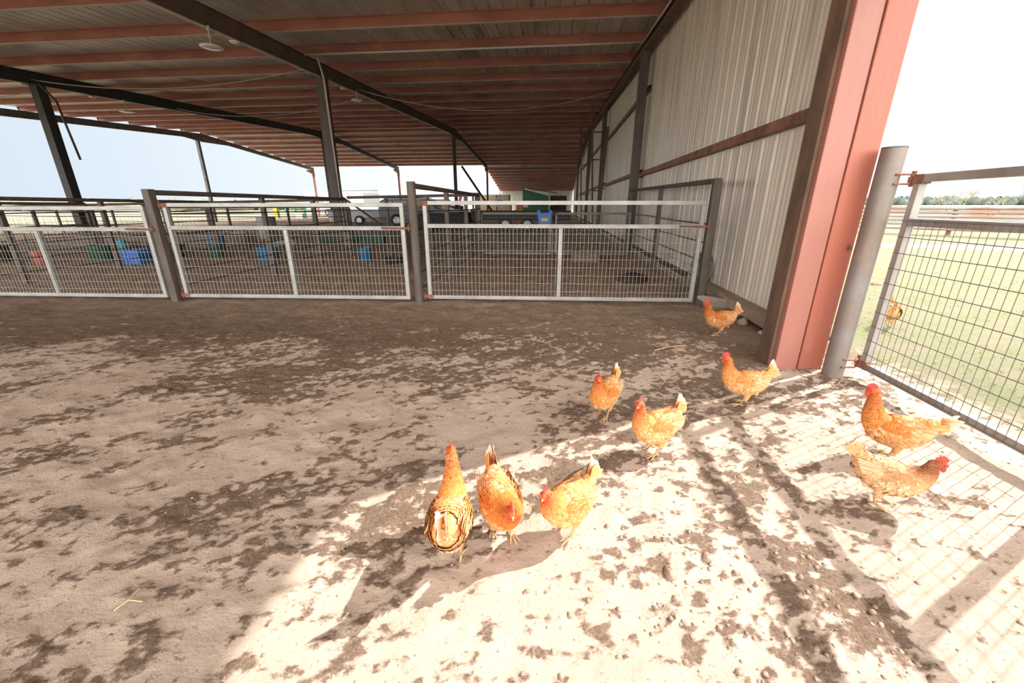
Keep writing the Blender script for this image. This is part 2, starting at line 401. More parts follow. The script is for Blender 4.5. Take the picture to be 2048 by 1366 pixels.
# steel posts
def hpost(x, y, ztop, w, m_, label, brace=False):
    t_ = thing('steel_post', label, 'post', (x,y,0))
    mb = MB(); mb.bb(-w/2,w/2,-w/2,w/2,-.1,ztop); mb.build('shaft', M[m_], t_, bevel=.006)
    MB().bb(-w*.9,w*.9,-w*.9,w*.9,ztop-.02,ztop).build('cap_plate', M[m_], t_)
    return t_
hpost(XA, 13.3, pz(13.3)-.36, .27, 'post', 'tall square grey-brown roof post behind the middle pen, white conduit beside it')
hpost(XB, 13.2, pz(13.2)-.37, .27, 'black_steel', 'tall dark roof post far left, rising behind the left gate')
hpost(XA, 30.2, pz(30.2)-.5, .2, 'black_steel', 'thin dark post under the ridge, seen just right of the middle gate post')
hpost(XB, 30.2, pz(30.2)-.5, .2, 'black_steel', 'dark ridge post largely hidden behind the tall grey-brown post')
hpost(XC, 30.0, pz(30.0)-.45, .2, 'dark_pipe', 'slender ridge post standing alone against the sky on the left')
for x, lb in ((XC,'rust-red eave post at the far left corner of the roof'),(XB,'rust-brown eave post ending the black rafter'),(XA,'dark eave post where the lean-to begins')):
    t_ = thing('eave_post', lb, 'post', (x, 44.6, 0)); z = pz(44.6)-.35
    MB().bar((0,0,-.1),(0,0,z-.3),.17).build('shaft', M['rust'] if x != XA else M['black_steel'], t_)
    MB().prism([(-1.1,z+.06),(.1,z+.06),(.12,z-.7),(-.08,z-.7),(-.2,z-.25),(-1.1,z-.08)],0,-.08,.08).build('knee_plate', M['rust'], t_)
# leaning poles
for p, q, r, lb in (((-14.6,26.4,2.35),(-11.2,26.4,.0),.06,'thin dark pole leaning down to the right beside the grey-brown post'),
                    ((-7.0,32.0,4.0),(-4.2,32.0,.0),.08,'thicker dark pipe sloping down to the right in front of the hay')):
    tag(MB().tube([p,q],r,8).build('leaning_pole', M['black_steel']), lb, 'pole')

# ---------------------------------------------------------------- corrugated wall
mb = MB(); pr = ribs(3.68, 57.0, h=.038)
zt = [.14, 9]
for y, h in pr:
    top = (pz(y)+.21) if y < EY+.2 else LZ(y)+.2
    for z in (.14, 2.0, top): mb.v.append((2.44+h*1.0, y, z))
for i in range(len(pr)-1):
    for j in range(2): mb.f.append((i*3+j, (i+1)*3+j, (i+1)*3+j+1, i*3+j+1))
o = mb.build('wall_right', M['wall']); s = o.modifiers.new('sheet','SOLIDIFY'); s.thickness = .003
struct(o, 'weathered corrugated metal wall down the right side of the shed')
struct(MB().bb(2.47,2.62,3.75,57,-.3,.16).build('baseboard_right', M['footing']), 'dark footing under the corrugated wall')
# panel above the gate opening, same sheets
mb = MB(); pr = ribs(-4, 3.6)
for y, h in pr:
    for z in (3.12, pz(y)+.21): mb.v.append((2.44+h, y, z))
for i in range(len(pr)-1): mb.f.append((i*2, i*2+2, i*2+3, i*2+1))
o = mb.build('wall_right.001', M['wall']); s = o.modifiers.new('sheet','SOLIDIFY'); s.thickness = .003
struct(o, 'corrugated panel over the gate opening')
# wall girts and posts
for y0, y1, z, lb in ((3.72,12.4,2.05,'rust-brown girt along the near wall panel at mid height'),(12.55,21.4,2.12,'wall girt at mid height beyond the first wall post'),
                   (21.5,44,2.2,'wall girt at mid height in the far part of the wall'),(12.4,21.4,4.15,'upper wall girt beyond the first wall post'),(21.5,44,4.3,'upper wall girt in the far part of the wall')):
    mb = MB(); mb.prism([(2.34,z),(2.44,z),(2.44,z+.010),(2.352,z+.010),(2.352,z+.10),(2.44,z+.10),(2.44,z+.11),(2.34,z+.11)],1,y0,y1)
    tag(mb.build('wall_girt', M['girt']), lb, 'beam', 'girts on the corrugated wall')
tag(MB().bb(2.24,2.43,3.56,6.5,.05,.17).build('base_channel', M['plank'], bevel=.008), 'dusty brown steel channel along the foot of the wall by the hens', 'beam')
def wpost(y, w, label, x=2.2):
    t_ = thing('wall_post', label, 'post', (x,y,0)); MB().bb(-w*.45,w*.45,-w/2,w/2,-.1,pz(y)-.2).build('shaft', M['post'], t_, bevel=.006)
    MB().bb(0,.24,-.02,.25,2.02,2.06).build('girt_bracket', M['rust'], t_)
    return t_
wpost(12.5, .24, 'dark square wall post standing behind the right pen')
wpost(21.6, .22, 'second dark wall post down the corrugated wall')
wpost(30.4, .22, 'third wall post down the corrugated wall')
wpost(44.0, .2, 'last wall post where the high roof ends')
def ladder(y, lb, x=1.75):
    t_ = thing('truss_column', lb, 'column', (x,y,0)); z = pz(y)-.25
    MB().tube([(-.30,0,z),(.04,0,-.05)],.045,6).build('chord', M['brown'], t_)
    MB().tube([(.42,0,z-.9),(.25,0,-.05)],.06,6).build('chord', M['brown'], t_)
    for zz in (z-1.1,z-2.2,1.9,.9):
        f = zz/z; MB().tube([(-.30*f+.04*(1-f),0,zz),(.25+.17*f,0,zz)],.03,6).build('rung', M['brown'], t_)
ladder(19.8, 'narrow truss column with rungs, nearest one along the wall')
ladder(27.5, 'farther narrow truss column along the wall', 1.7)
# far end wall
mb = MB(); pr = ribs(-7.3, 2.5, minor=False)
for x, h in pr:
    for z in (-.05, 3.05): mb.v.append((x, 57.3-h, z))
for i in range(len(pr)-1): mb.f.append((i*2, i*2+2, i*2+3, i*2+1))
struct(mb.build('wall_back', M['farwall']), 'white ribbed metal wall closing the far end')

# ---------------------------------------------------------------- big near column and gate post
t_ = thing('corner_column', 'wide rust-red painted steel column at the end of the corrugated wall', 'column', (1.88,3.34,0))
MB().bb(0,.175,0,.21,-.08,4.7).build('left_channel', M['column2'], t_, bevel=.006)['label'] = 'paler faded red channel'
MB().bb(.179,.362,-.012,.21,-.08,4.7).build('right_channel', M['column'], t_, bevel=.006)['label'] = 'brighter red channel'
MB().bb(-.03,-.003,.05,.24,-.08,4.7).build('side_channel', M['brown'], t_)['label'] = 'dirty brown side channel'
MB().tube([(.325,-.012,.99),(.325,-.035,.99)],.012,6).tube([(.325,-.02,.965),(.325,-.02,1.02)],.007,6).build('bolt', M['rust'], t_)
t_ = thing('gate_post', 'round weathered steel pipe post in front of the red column, carrying the open mesh gate', 'post', (2.26,3.22,0))
MB().tube([(0,0,-.15),(0,0,1.655)],.07,56).build('pipe', mat('pipe_post_steel', (.27,.26,.26), .5, .3, (.20,.15,.12), 2, var2=(.42,.32,.24), v2scale=1.0, v2lo=.5, v2hi=.65), t_, smooth=False)
MB().tube([(0,0,1.655),(0,0,1.665)],.071,28).build('pipe_cap', M['dark_pipe'], t_)

# ---------------------------------------------------------------- gates
def gate(label, p, q, zb, zm, zt, frame, wire, hinge_first=True, cols=2, tw=.05, name='mesh_gate', wr=.0022, latch=True, sx_=.0508, sz_=.102):
    p = Vector((p[0],p[1],0)); q = Vector((q[0],q[1],0)); L = (q-p).length; rz = math.atan2((q-p).y,(q-p).x)
    t_ = thing(name, label, 'gate', p, rz); h = tw/2
    fr = M[frame]
    MB().bb(0,L,-h,h,zt-tw,zt).build('top_rail', fr, t_, bevel=.004)
    MB().bb(tw,L-tw,-h,h,zm-tw,zm).build('middle_rail', fr, t_, bevel=.004)
    MB().bb(0,L,-h,h,zb,zb+tw).build('bottom_rail', fr, t_, bevel=.004)
    for a in (0, L-tw): MB().bb(a,a+tw,-h,h,zb+tw,zt-tw).build('end_stile', fr, t_, bevel=.004)
    for k in range(1, cols):
        a = L*k/cols; MB().bb(a-h,a+h,-h,h,zb+tw,zm-tw).build('centre_stile', fr, t_, bevel=.004)
    w = MB(); y = -h-.003
    n = int((L-2*tw)/sx_)
    for i in range(n+1):
        x = tw+ (L-2*tw)*i/n; w.tube([(x,y,zb+.012),(x+random.uniform(-.004,.004),y,zm-.012)], wr, 4, False)
    k = int((zm-zb)/sz_)
    for i in range(k+1):
        z = zb+.015+(zm-zb-.03)*i/k; w.tube([(.01,y-wr*2,z),(L-.01,y-wr*2,z)], wr, 4, False)
    w.build('wire_mesh', M[wire], t_)
    e = 0 if hinge_first else L; s = -1 if hinge_first else 1
    for z in (zb+.03, zt-.03):
        hg = MB(); hg.bb(min(e+s*.005,e-s*.07),max(e+s*.005,e-s*.07),-h-.004,h+.004,z-.03,z+.03)
        hg.bb(min(e,e+s*.07),max(e,e+s*.07),-.015,.015,z-.018,z+.018)
        hg.tube([(e+s*.05,0,z-.045),(e+s*.05,0,z+.055)],.014,8); hg.build('hinge', M['rust'], t_)
    if latch:
        e2 = L-e; lt = MB(); lt.tube([(e2+s*.30,-h-.02,zm-.02),(e2-s*.09,-h-.02,zm-.025)],.014,6)
        lt.tube([(e2-s*.06,-h-.02,zm+.02),(e2-s*.06,-h-.03,zm-.06)],.01,6); lt.build('latch_bar', M['rust'], t_)
    return t_
gate('galvanised mesh gate of the right pen, nearest the corrugated wall', (-1.70,5.34), (1.87,5.50), .065, 1.06, 1.345, 'galv', 'wire')
gate('galvanised mesh gate of the middle pen between two dark posts', (-5.17,5.13), (-1.95,5.31), .055, 1.03, 1.32, 'galv', 'wire')
gate('galvanised mesh gate of the left pen, cut by the left edge of the photo', (-8.65,4.92), (-5.40,5.08), .055, 1.01, 1.28, 'galv', 'wire')
gate('dull mesh gate closed across the sunlit opening on the right', (2.42,3.16), (2.42,.40), .10, 1.21, 1.49, 'galvd', 'wire_dark', latch=False, wr=.0024)
# U bolts joining the near gate to its pipe post
for z, lb in ((1.46,'upper rusty U-bolt clamping the mesh gate to the pipe post'),(.13,'lower rusty U-bolt clamping the mesh gate to the pipe post')):
    tag(MB().tube([(2.26,3.145,z+.03),(2.36,3.15,z+.03),(2.40,3.20,z+.03),(2.40,3.20,z-.03),(2.36,3.15,z-.03),(2.26,3.145,z-.03)],.007,6).build('hinge_bolt', M['rust']), lb, 'bolt')

# front posts of the pens
def sqpost(x, y, z, w, lb, rnd=False, m_='post'):
    if rnd: o = MB().tube([(x,y,-.1),(x,y,z)], w/2, 20).build('pen_post', M[m_])
    else: o = MB().bb(x-w/2,x+w/2,y-w/2,y+w/2,-.1,z).build('pen_post', M[m_], bevel=.006)
    tag(o, lb, 'post')
sqpost(1.97,5.52,1.60,.095,'square dark post at the wall end of the right gate')
sqpost(-1.83,5.32,1.575,.11,'round pipe post between the right and middle gates', True)
sqpost(-5.30,5.10,1.49,.10,'square dark post between the middle and left gates')

# partitions
def fence(label, p, q, z0, z1, posts, rails, mesh_top=None, pw=.07, m_='post', rm='dark_pipe', toprad=.035, step=.12):
    """posts at parameters, rails at heights; runs p->q, top pipe from height z0 to z1"""
    P = Vector((*p,0)); Q = Vector((*q,0)); L = (Q-P).length; rz = math.atan2((Q-P).y,(Q-P).x)
    t_ = thing('pen_fence', label, 'fence', P, rz)
    MB().tube([(0,0,z0),(L,0,z1)], toprad, 10).build('top_rail', M[m_], t_)
    for u in posts:
        x = u*L; MB().bar((x,0,-.1),(x,0,z0+(z1-z0)*u-toprad*.5),pw).build('post', M[m_], t_)
    for z in rails:
        MB().tube([(0,-.045,z),(L*.33,-.045,z+random.uniform(-.02,.02)),(L*.66,-.045,z+random.uniform(-.02,.02)),(L,-.045,z)],.011,5).build('rail', M[rm], t_)
    if mesh_top:
        w = MB(); n = int(L/step)
        for i in range(n+1):
            x = L*i/n; w.tube([(x,-.06,.03),(x,-.06,mesh_top)],.0018,3,False)
        k = int(mesh_top/.13)
        for i in range(k+1):
            z = .03+(mesh_top-.03)*i/k; w.tube([(0,-.06,z),(L,-.06,z)],.0018,3,False)
        w.build('wire_mesh', M['wire_dark'] if rm != 'wire' else M['wire'], t_)
    return t_
fence('pipe side fence between the right and middle pens', (-1.85,5.42),(-1.92,10.6), 1.53,1.52,(.35,.68,1),(.2,.42,.65,.9,1.2),.9)
fence('pipe side fence between the middle and left pens', (-5.32,5.2),(-5.35,10.4), 1.45,1.43,(.4,.72,1),(.2,.42,.65,.9,1.18),1.0)
fence('pipe side fence on the far side of the left pen', (-9.1,5.0),(-9.1,10.35), 1.40,1.36,(.2,.5,.75,1),(.2,.42,.65,.9,1.15),1.0)
fence('pipe side fence of the farthest pen on the left', (-12.7,5.0),(-12.7,10.3), 1.34,1.32,(.3,.65,1),(.2,.5,.8,1.1),1.0)
fence('back fence of the middle pen with a thick top pipe', (-5.35,10.55),(-1.95,10.65), 1.47,1.53,(.3,.62),(.25,.55,.85,1.15),1.0)
fence('back fence of the left pens running away to the left', (-17.0,10.5),(-5.4,10.55), 1.22,1.42,(.05,.2,.36,.5,.66,.8,.92),(.25,.5,.75,1.0,1.12),1.0)
fence('pipe railing of the right pen beside the corrugated wall', (2.02,5.6),(2.06,11.9), 1.58,1.66,(.0,.47,1),(.3,.55,.8,1.05),.55,.07,'post','dark_pipe')
fence('long far pipe fence across the middle of the shed, left side', (-22,16.6),(-8.5,16.8), 1.15,1.2,(.0,.2,.4,.6,.8,1),(.3,.6,.9),.0)
gate('grey mesh gate at the back of the right pen', (-1.90,10.72),(-.06,10.76),.06,1.10,1.11,'galvd','wire',cols=1,latch=False,tw=.045)
gate('grey mesh gate panel between the back gate and the wall post', (.02,10.78),(1.92,10.86),.06,1.10,1.11,'galvd','wire',cols=1,latch=False,tw=.045)
sqpost(-1.98,10.7,1.5,.10,'dark corner post at the back of the right pen, left side', m_='black_steel')

# ---------------------------------------------------------------- conduits, cables, lamps
def wire(name, pts, r, m_, lb, cat):
    tag(MB().tube(pts, r, 6).build(name, M[m_], smooth=True), lb, cat)
wire('conduit', [(XA+.03, y, pz(y)-.385) for y in (0,6,12,18,25,29)], .03, 'conduit', 'long white conduit under the rafter with the round lamps', 'conduit')
wire('conduit', [(XA+.28,12.72,pz(12.6)-.02),(XA+.30,12.9,pz(12.9)-.5),(XA+.32,12.95,0)], .028, 'conduit', 'white conduit running down beside the grey-brown roof post', 'conduit')
wire('conduit', [(XA+.1,12.4,pz(12.4)-.02),(-4,12.4,pz(12.4)-.03),(0,12.4,pz(12.4)-.03),(2.1,12.4,pz(12.4)-.02)], .026, 'conduit', 'white conduit along the purlin from the rafter to the wall post', 'conduit')
wire('conduit', [(2.1,12.4,pz(12.4)-.02),(2.12,10.5,pz(10.5)-.03),(2.12,6,pz(6)-.03)], .026, 'conduit', 'white conduit following the top of the corrugated wall', 'conduit')
def sag(p, q, s, n=14):
    p = Vector(p); q = Vector(q); return [p.lerp(q, i/n)+Vector((0,0,-s*4*(i/n)*(1-i/n))) for i in range(n+1)]
wire('cable', sag((XA,15.6,5.15),(2.1,17.5,5.35),.68), .017, 'cable', 'pale cable sagging across from the rafter to the corrugated wall', 'cable')
wire('cable', sag((XB+.1,13.0,pz(13)-.25),(XA,12.3,pz(12.3)-.4),.35), .015, 'cable', 'pale cable sagging between the black and brown rafters', 'cable')
wire('cable', sag((XB+.1,18.2,pz(18)-.3),(XA,16.2,pz(16)-.4),.45), .013, 'cable', 'second fainter cable between the black and brown rafters', 'cable')
wire('cable', [(XB+.15,13.05,pz(13)-.2),(XB+.75,13.0,4.4),(XB+.95,13.0,2.7)], .035, 'dark_pipe', 'dark cord hanging beside the far left roof post', 'cable')
wire('cable', sag((XB-9,14.0,pz(14)-.4),(XB,13.4,pz(13)-.45),.2), .013, 'cable', 'pale cable running left from the black rafter', 'cable')
def pend(x, y, z0, z1, r, lb):
    t_ = thing('pendant_lamp', lb, 'lamp', (x,y,z1), 0, 'round lamps under the roof')
    MB().lathe([(.03,.06),(.05,.05),(r,.012),(r,.0)],n=24).build('shade', M['lamp'], t_, smooth=False)
    MB().lathe([(r*.92,-.001),(r*.75,-.02),(.02,-.03)],n=24).build('diffuser', M['lens'], t_, smooth=True)
    MB().tube([(0,0,.05),(0,0,z0-z1)],.012,6).build('stem', M['conduit'], t_)
    MB().lathe([(.035,z0-z1-.05),(.035,z0-z1+.03)],n=10).build('junction_box', M['conduit'], t_)
pend(XA+.05,9.0,pz(9)-.38,4.33,.23,'disc lamp hanging from the brown rafter, nearest and largest')
pend(XA+.05,15.5,pz(15.5)-.38,4.78,.20,'disc lamp hanging from the brown rafter, behind the grey-brown post')
pend(XB+.1,15.9,pz(15.9)-.38,4.68,.26,'disc lamp hanging from the black rafter on the left')
def flush(x, y, lb):
    t_ = thing('round_lamp', lb, 'lamp', (x,y,pz(y)-.42), 0, 'round lamps under the roof')
    MB().lathe([(.06,.04),(.11,.02),(.12,0)],n=20).build('housing', M['lamp'], t_)
    MB().lathe([(.11,0),(.08,-.03),(.01,-.045)],n=20).build('diffuser', M['lens'], t_, smooth=True)
flush(XA+.03,9.75,'small flush lamp on the conduit just beyond the nearest disc lamp')
flush(XA+.03,14.6,'small flush lamp on the conduit just beyond the grey-brown post')
flush(XB+.05,14.8,'small flush lamp on the black rafter')

# ---------------------------------------------------------------- hens
def lerp3(a, b, t): return tuple(a[i]*(1-t)+b[i]*t for i in range(3))
def hen(label, x, y, heading, neck_yaw=0, head_yaw=0, neck=(0.0,0.0), size=1.0, tail_up=1.0, tone=0, seed=0, lift=0, z=None, step=.5):
    """built facing +x; neck = (forward lean, lowering); yaw in degrees"""
    R = random.Random(seed)
    t_ = thing('hen', label, 'hen', (x, y, (hz(x,y) if z is None else z)), math.radians(heading), 'red hens in the yard'); t_.scale = (size*.915,)*3; XS = lambda v: v*.80 if v < 0 else v*.93
    nl, nd = neck
    body = [(-.215,.292,.004,.006),(-.200,.285,.028,.026),(-.175,.262,.046,.048),(-.135,.228,.066,.072),(-.09,.205,.080,.086),(-.04,.192,.090,.094),
            (.01,.190,.091,.096),(.055,.198,.084,.090),(.092,.215,.071,.077)]
    nk = [(.118+nl*.3,.244-nd*.2,.055,.062),(.134+nl*.55,.276-nd*.45,.042,.047),(.141+nl*.75,.306-nd*.7,.032,.036),(.145+nl*.9,.333-nd*.88,.0255,.029),
          (.152+nl,.354-nd,.0235,.0265),(.168+nl,.364-nd,.022,.023),(.184+nl,.361-nd,.0165,.017),(.196+nl,.356-nd,.008,.009)]
    ny = math.radians(neck_yaw); hy = math.radians(head_yaw)
    S = [(Vector((XS(a),0,c)), w*1.0, h) for a, c, w, h in body]
    nk = [(a-.007,c,w,h) for a,c,w,h in nk]
    bx = [q[0].x for q in S]; bz = [q[0].z for q in S]; bw = [q[1] for q in S]; bh = [q[2] for q in S]
    base = Vector((.09,0,0))
    for i, (a, c, w, h) in enumerate(nk):
        f = (i+1)/len(nk); an = ny*min(1, f*1.3)
        p = Vector((a,0,c)); d = p-base; d = Matrix.Rotation(an,3,'Z') @ Vector((d.x,0,0)) + Vector((0,0,p.z))
        S.append([base+Vector((d.x,d.y,0))+Vector((0,0,c)), w, h])
    # head turns on the neck
    hp = S[-4][0].copy()
    for k in (-3,-2,-1):
        v = S[k][0]-hp; S[k][0] = hp+Matrix.Rotation(hy,3,'Z') @ v
    P = [s[0] for s in S]; n = len(P)
    T = []
    for i in range(n):
        d = (P[min(i+1,n-1)]-P[max(i-1,0)]).normalized(); T.append(d)
    NS = 20; rings = []; frames = []
    for i in range(n):
        d = T[i]; side = Vector((-d.y, d.x, 0))
        if i < 9: side = Vector((0,1,0))
        elif side.length < .15: side = Matrix.Rotation(ny,3,'Z') @ Vector((0,1,0))
        side.normalize(); 
        if i >= 9 and i < n-3: side = (Matrix.Rotation(ny*min(1,(i-8)/8*1.3),3,'Z') @ Vector((0,1,0)))
        up = d.cross(side); up = -up if up.dot(Vector((0,0,1))+Vector((-.8,0,0))*(1 if i>=9 else 0)) < 0 else up
        frames.append((d, side, up))
    cream = (.76,.58,.40); org = [(.60,.215,.048),(.54,.175,.036),(.64,.275,.085),(.50,.27,.13)][tone%4]; deep = (.40,.095,.02) if tone != 3 else (.22,.055,.018); pale = (.70,.42,.19)
    def pt(u, a):
        i = min(int(u), n-2); f = u-i
        p = P[i].lerp(P[i+1], f); d = frames[i][0].lerp(frames[i+1][0], f).normalized()
        sd_ = frames[i][1].lerp(frames[i+1][1], f).normalized(); up = frames[i][2].lerp(frames[i+1][2], f).normalized()
        w = S[i][1]*(1-f)+S[i+1][1]*f; h = S[i][2]*(1-f)+S[i+1][2]*f
        nrm = (sd_*math.cos(a)*h+up*math.sin(a)*w).normalized()
        ds = max(.004, (P[i+1]-P[i]).length); sl = ((S[i+1][1]+S[i+1][2])-(S[i][1]+S[i][2]))/2/ds
        nrm = (nrm-d*max(-1.2, min(2.2, sl))*(1 if i < 8 else .4)).normalized()
        return p+sd_*math.cos(a)*w+up*math.sin(a)*h, nrm, d, w
    def region(u, a):
        s = math.sin(a)
        c = org
        if u < 3: c = lerp3(org, pale, .45*(1-u/3)+(.25 if s < -.2 else 0))
        elif u < 8.5: c = lerp3(org, pale, .35 if s < -.3 else .12)
        if u > 9.3: c = lerp3(org, deep, min(1, (u-9.3)/2.2)*.85)
        return c
    mb = MB(); us = [i*.5 for i in range(2*(n-1)+1)]
    for u in us:
        for k in range(NS):
            a = 2*math.pi*k/NS; p, nr, d, w = pt(min(u, n-1.001), a); mb.v.append(tuple(p)); mb.c.append(lerp3(region(u,a), (.3,.1,.03), .15))
    for i in range(len(us)-1):
        for k in range(NS):
            k2 = (k+1)%NS; mb.f.append((i*NS+k, i*NS+k2, (i+1)*NS+k2, (i+1)*NS+k))
    mb.f.append(tuple(range(NS))[::-1]); mb.f.append(tuple((len(us)-1)*NS+k for k in range(NS)))
    # thighs in the same skin
    body_o = mb.build('body', M['hen'], t_, smooth=True)
    # feathers
    fm = MB()
    def feather(p, nr, back, L, w, col, lift_=.10, tipc=None):
        back = (back-nr*back.dot(nr)).normalized(); sd_ = nr.cross(back).normalized()
        d = (back+nr*lift_).normalized(); p = p-nr*.001
        a = p; m1 = p+d*L*.45+nr*.002; tip = p+d*L
        tipc = tipc or lerp3(col, (.9,.62,.35), .25); o = len(fm.v)
        fm.v += [tuple(a-sd_*w*.3), tuple(a+sd_*w*.3), tuple(m1+sd_*w*.5), tuple(m1-sd_*w*.5), tuple(m1+nr*.0025), tuple(tip-d*L*.12+sd_*w*.32), tuple(tip-d*L*.12-sd_*w*.32), tuple(tip)]
        fm.f += [(o,o+1,o+4),(o+1,o+2,o+4),(o+3,o,o+4),(o+2,o+5,o+4),(o+6,o+3,o+4),(o+5,o+7,o+4),(o+7,o+6,o+4)]
        fm.c += [lerp3(col,(.25,.08,.02),.22)]*2+[col]*3+[tipc]*3
    u = 13.2
    while u > .2:
        p, nr, d, w = pt(u, 0)
        neckq = u > 9.5; L = .020 if neckq else (.040 if u < 8 else .030); wf = .010 if neckq else (.024 if u < 8 else .018)
        cnt = max(7, int(2*math.pi*w/(wf*.62)))
        off = R.random()*6.28
        for k in range(cnt):
            a = off+2*math.pi*(k+R.uniform(-.25,.25))/cnt; p, nr, d, w_ = pt(u+R.uniform(-.12,.12), a)
            c = region(u, a); j = R.uniform(-.30,.22); c = tuple(max(.02,ch*(1+j)) for ch in c)
            if u < 9 and R.random() < .16: c = lerp3(c, cream, .55)
            bk = -d + Vector((0,0,-.35))*(1 if neckq else (.35 if math.sin(a) < .3 else 0))
            feather(p, nr, bk, L*R.uniform(.85,1.15), wf, c, .20 if neckq else (.24 if u > 3 else .05))
        u -= .30 if neckq else .26
    for _ in range(170):
        uu = R.uniform(8.3,10.6); a = R.uniform(.25,2.9); p, nr, d, w_ = pt(uu, a)
        nn_ = (nr+Vector((-.2,0,.5))).normalized(); c = region(uu+.5, a); j = R.uniform(-.2,.2); c = tuple(ch*(1+j) for ch in c)
        feather(p+nn_*.002, nn_, Vector((-1,0,-.55)), .034, .014, c, .10)
    # fluffy rump and thighs
    for sgn in (-1,1):
        for _ in range(110):
            a = R.random()*6.28; zz = R.uniform(.085,.165); f = (zz-.085)/.08
            r = .016+.024*f; c0 = Vector((-.025-.01*f, sgn*(.040+.006*f), zz))
            nr = Vector((math.cos(a), math.sin(a), 0)); c = lerp3(org, pale, R.uniform(.2,.7))
            feather(c0+nr*r*.8, nr, Vector((-.25,0,-1)), .034, .018, c, .05)
    for _ in range(90):
        a = R.uniform(-1.2,1.2); zz = R.uniform(.13,.22); nr = Vector((-math.cos(a), math.sin(a)*.9, -.3)).normalized()
        feather(Vector((-.096-.030*math.cos(a)+(.22-zz)*.25, .055*math.sin(a), zz)), nr, Vector((-.5,0,-1)), .045, .024, lerp3(org, cream, R.uniform(.3,.8)), .15)
    fm.build('plumage', M['hen'], t_)
    # wings
    for sgn in (-1,1):
        wm = MB(); nU, nV = 12, 8
        def wp(u, v, off=0):
            xx = .075-.235*u; prof = math.sin(math.pi*min(1,max(0,u*.86+.11)))**.6
            zz = .222+.028*u+ (v-.5)*-.098*prof*(1-.35*u) ; th = .012*math.sin(math.pi*v)*prof
            xx = XS(xx); W_ = float(np.interp(xx,bx,bw)); H_ = float(np.interp(xx,bx,bh)); Z_ = float(np.interp(xx,bx,bz))
            q_ = min(.93, abs(zz-Z_)/H_); yb = W_*math.sqrt(1-q_*q_)
            return Vector((xx, sgn*(yb+th+off-.002), zz))
        for i in range(nU+1):
            for j in range(nV+1):
                wm.v.append(tuple(wp(i/nU, j/nV))); wm.c.append(lerp3(org, deep, .25))
        for i in range(nU):
            for j in range(nV):
                q = (i*(nV+1)+j, (i+1)*(nV+1)+j, (i+1)*(nV+1)+j+1, i*(nV+1)+j+1); wm.f.append(q if sgn > 0 else q[::-1])
        keep = fm; fm2 = MB(); fm = fm2
        for i in range(13):
            uu = .02+i/13*.78
            for j in range(8):
                vv = (j+R.random())/8; p = wp(uu, vv, .001); nr = Vector((0, sgn, .15 if vv < .5 else -.1)).normalized()
                L = .030+.032*uu; c = lerp3(org, deep, R.uniform(0,.5)) if uu < .5 else lerp3(org, cream, R.uniform(0,.65))
                feather(p, nr, Vector((-1,0,.12-.25*vv)), L, .020, c, .07)
        for j in range(7):
            p = wp(.70, .2+.1*j, .003); feather(p, Vector((0,sgn,0)), Vector((-1,0,.20-.07*j)), .10-.006*j, .020, lerp3(org, cream, R.uniform(.1,.6)), .02)
        o0 = len(wm.v); wm.v += fm2.v; wm.c += fm2.c; wm.f += [tuple(i+o0 for i in f) for f in fm2.f]
        fm = keep; wm.build('wing', M['hen'], t_)
    # tail
    tm = MB(); keep = fm; fm = tm
    for k in range(16):
        f = (k//2)/7; sgn = -1 if k % 2 else 1
        el = math.radians((80-48*f)*tail_up - (1-tail_up)*0); dirv = Vector((-math.cos(el), sgn*(.04+.09*f), math.sin(el))).normalized()
        p = Vector((-.148+.015*f, sgn*(.005+.006*f), .270-.035*f)); nr = Vector((-.35, sgn*.9, .05)).normalized()
        L = (.140-.040*f)*R.uniform(.93,1.05); c = lerp3(org, deep, R.uniform(0,.3))
        for q in range(2): feather(p, nr, dirv, L, .036, c, .02*q, tipc=lerp3(cream,(.88,.78,.66),.5))
    for k in range(120):
        f = R.random(); sgn = R.choice((-1,1)); el = math.radians((75-50*R.random())*tail_up)
        dirv = Vector((-math.cos(el), sgn*.16, math.sin(el))).normalized()
        p = Vector((-.132,sgn*.018,.258))+Vector((-math.cos(el),0,math.sin(el)))*f*.075; nr = Vector((.1,sgn,.2)).normalized()
        feather(p+nr*.006*(1-f), nr, dirv, .042, .022, lerp3(org, pale, R.uniform(.0,.7)), .10)
    fm = keep; tm.build('tail', M['hen'], t_)
    # head parts
    hd = (S[-1][0]-S[-4][0]); hd.z = 0; hd.normalize(); hs = Vector((-hd.y, hd.x, 0)); H0 = S[-3][0]; up = Vector((0,0,1))
    cm = MB(); prof = [(-.028,.006),(-.024,.026),(-.018,.024),(-.013,.036),(-.006,.030),(.000,.041),(.007,.030),(.012,.036),(.018,.024),(.024,.024),(.027,.006)]
    pts = [(a, b_) for a, b_ in prof]+[(.012,.002),(-.014,.002)]
    vsL = [H0+hd*a+up*(b_+.012)+hs*.0035*(1 if b_ < .02 else .5) for a, b_ in pts]; vsR = [v-hs*.007*(1 if pts[i][1] < .02 else .5) for i, v in enumerate(vsL)]
    nn = len(pts); cm.add(vsL+vsR, [tuple(range(nn)), tuple(range(nn,2*nn))[::-1]]+[(i,nn+i,nn+(i+1)%nn,(i+1)%nn) for i in range(nn)])
    cm.build('comb', M['comb'], t_, bevel=.0012)
    for sgn in (-1,1):
        wt = MB(); c = H0+hd*.014+hs*sgn*.009-up*.026
        for i in range(7):
            for k in range(8):
                ph = math.pi*i/6; th = 2*math.pi*k/8
                wt.v.append(tuple(c+hd*.011*math.sin(ph)*math.cos(th)+hs*.005*math.sin(ph)*math.sin(th)+up*.019*math.cos(ph)))
        wt.f = [(i*8+k,i*8+(k+1)%8,(i+1)*8+(k+1)%8,(i+1)*8+k) for i in range(6) for k in range(8)]
        wt.build('wattle', M['comb'], t_, smooth=True)
        fc = MB(); c = H0+hd*.004+hs*sgn*.0165+up*.001
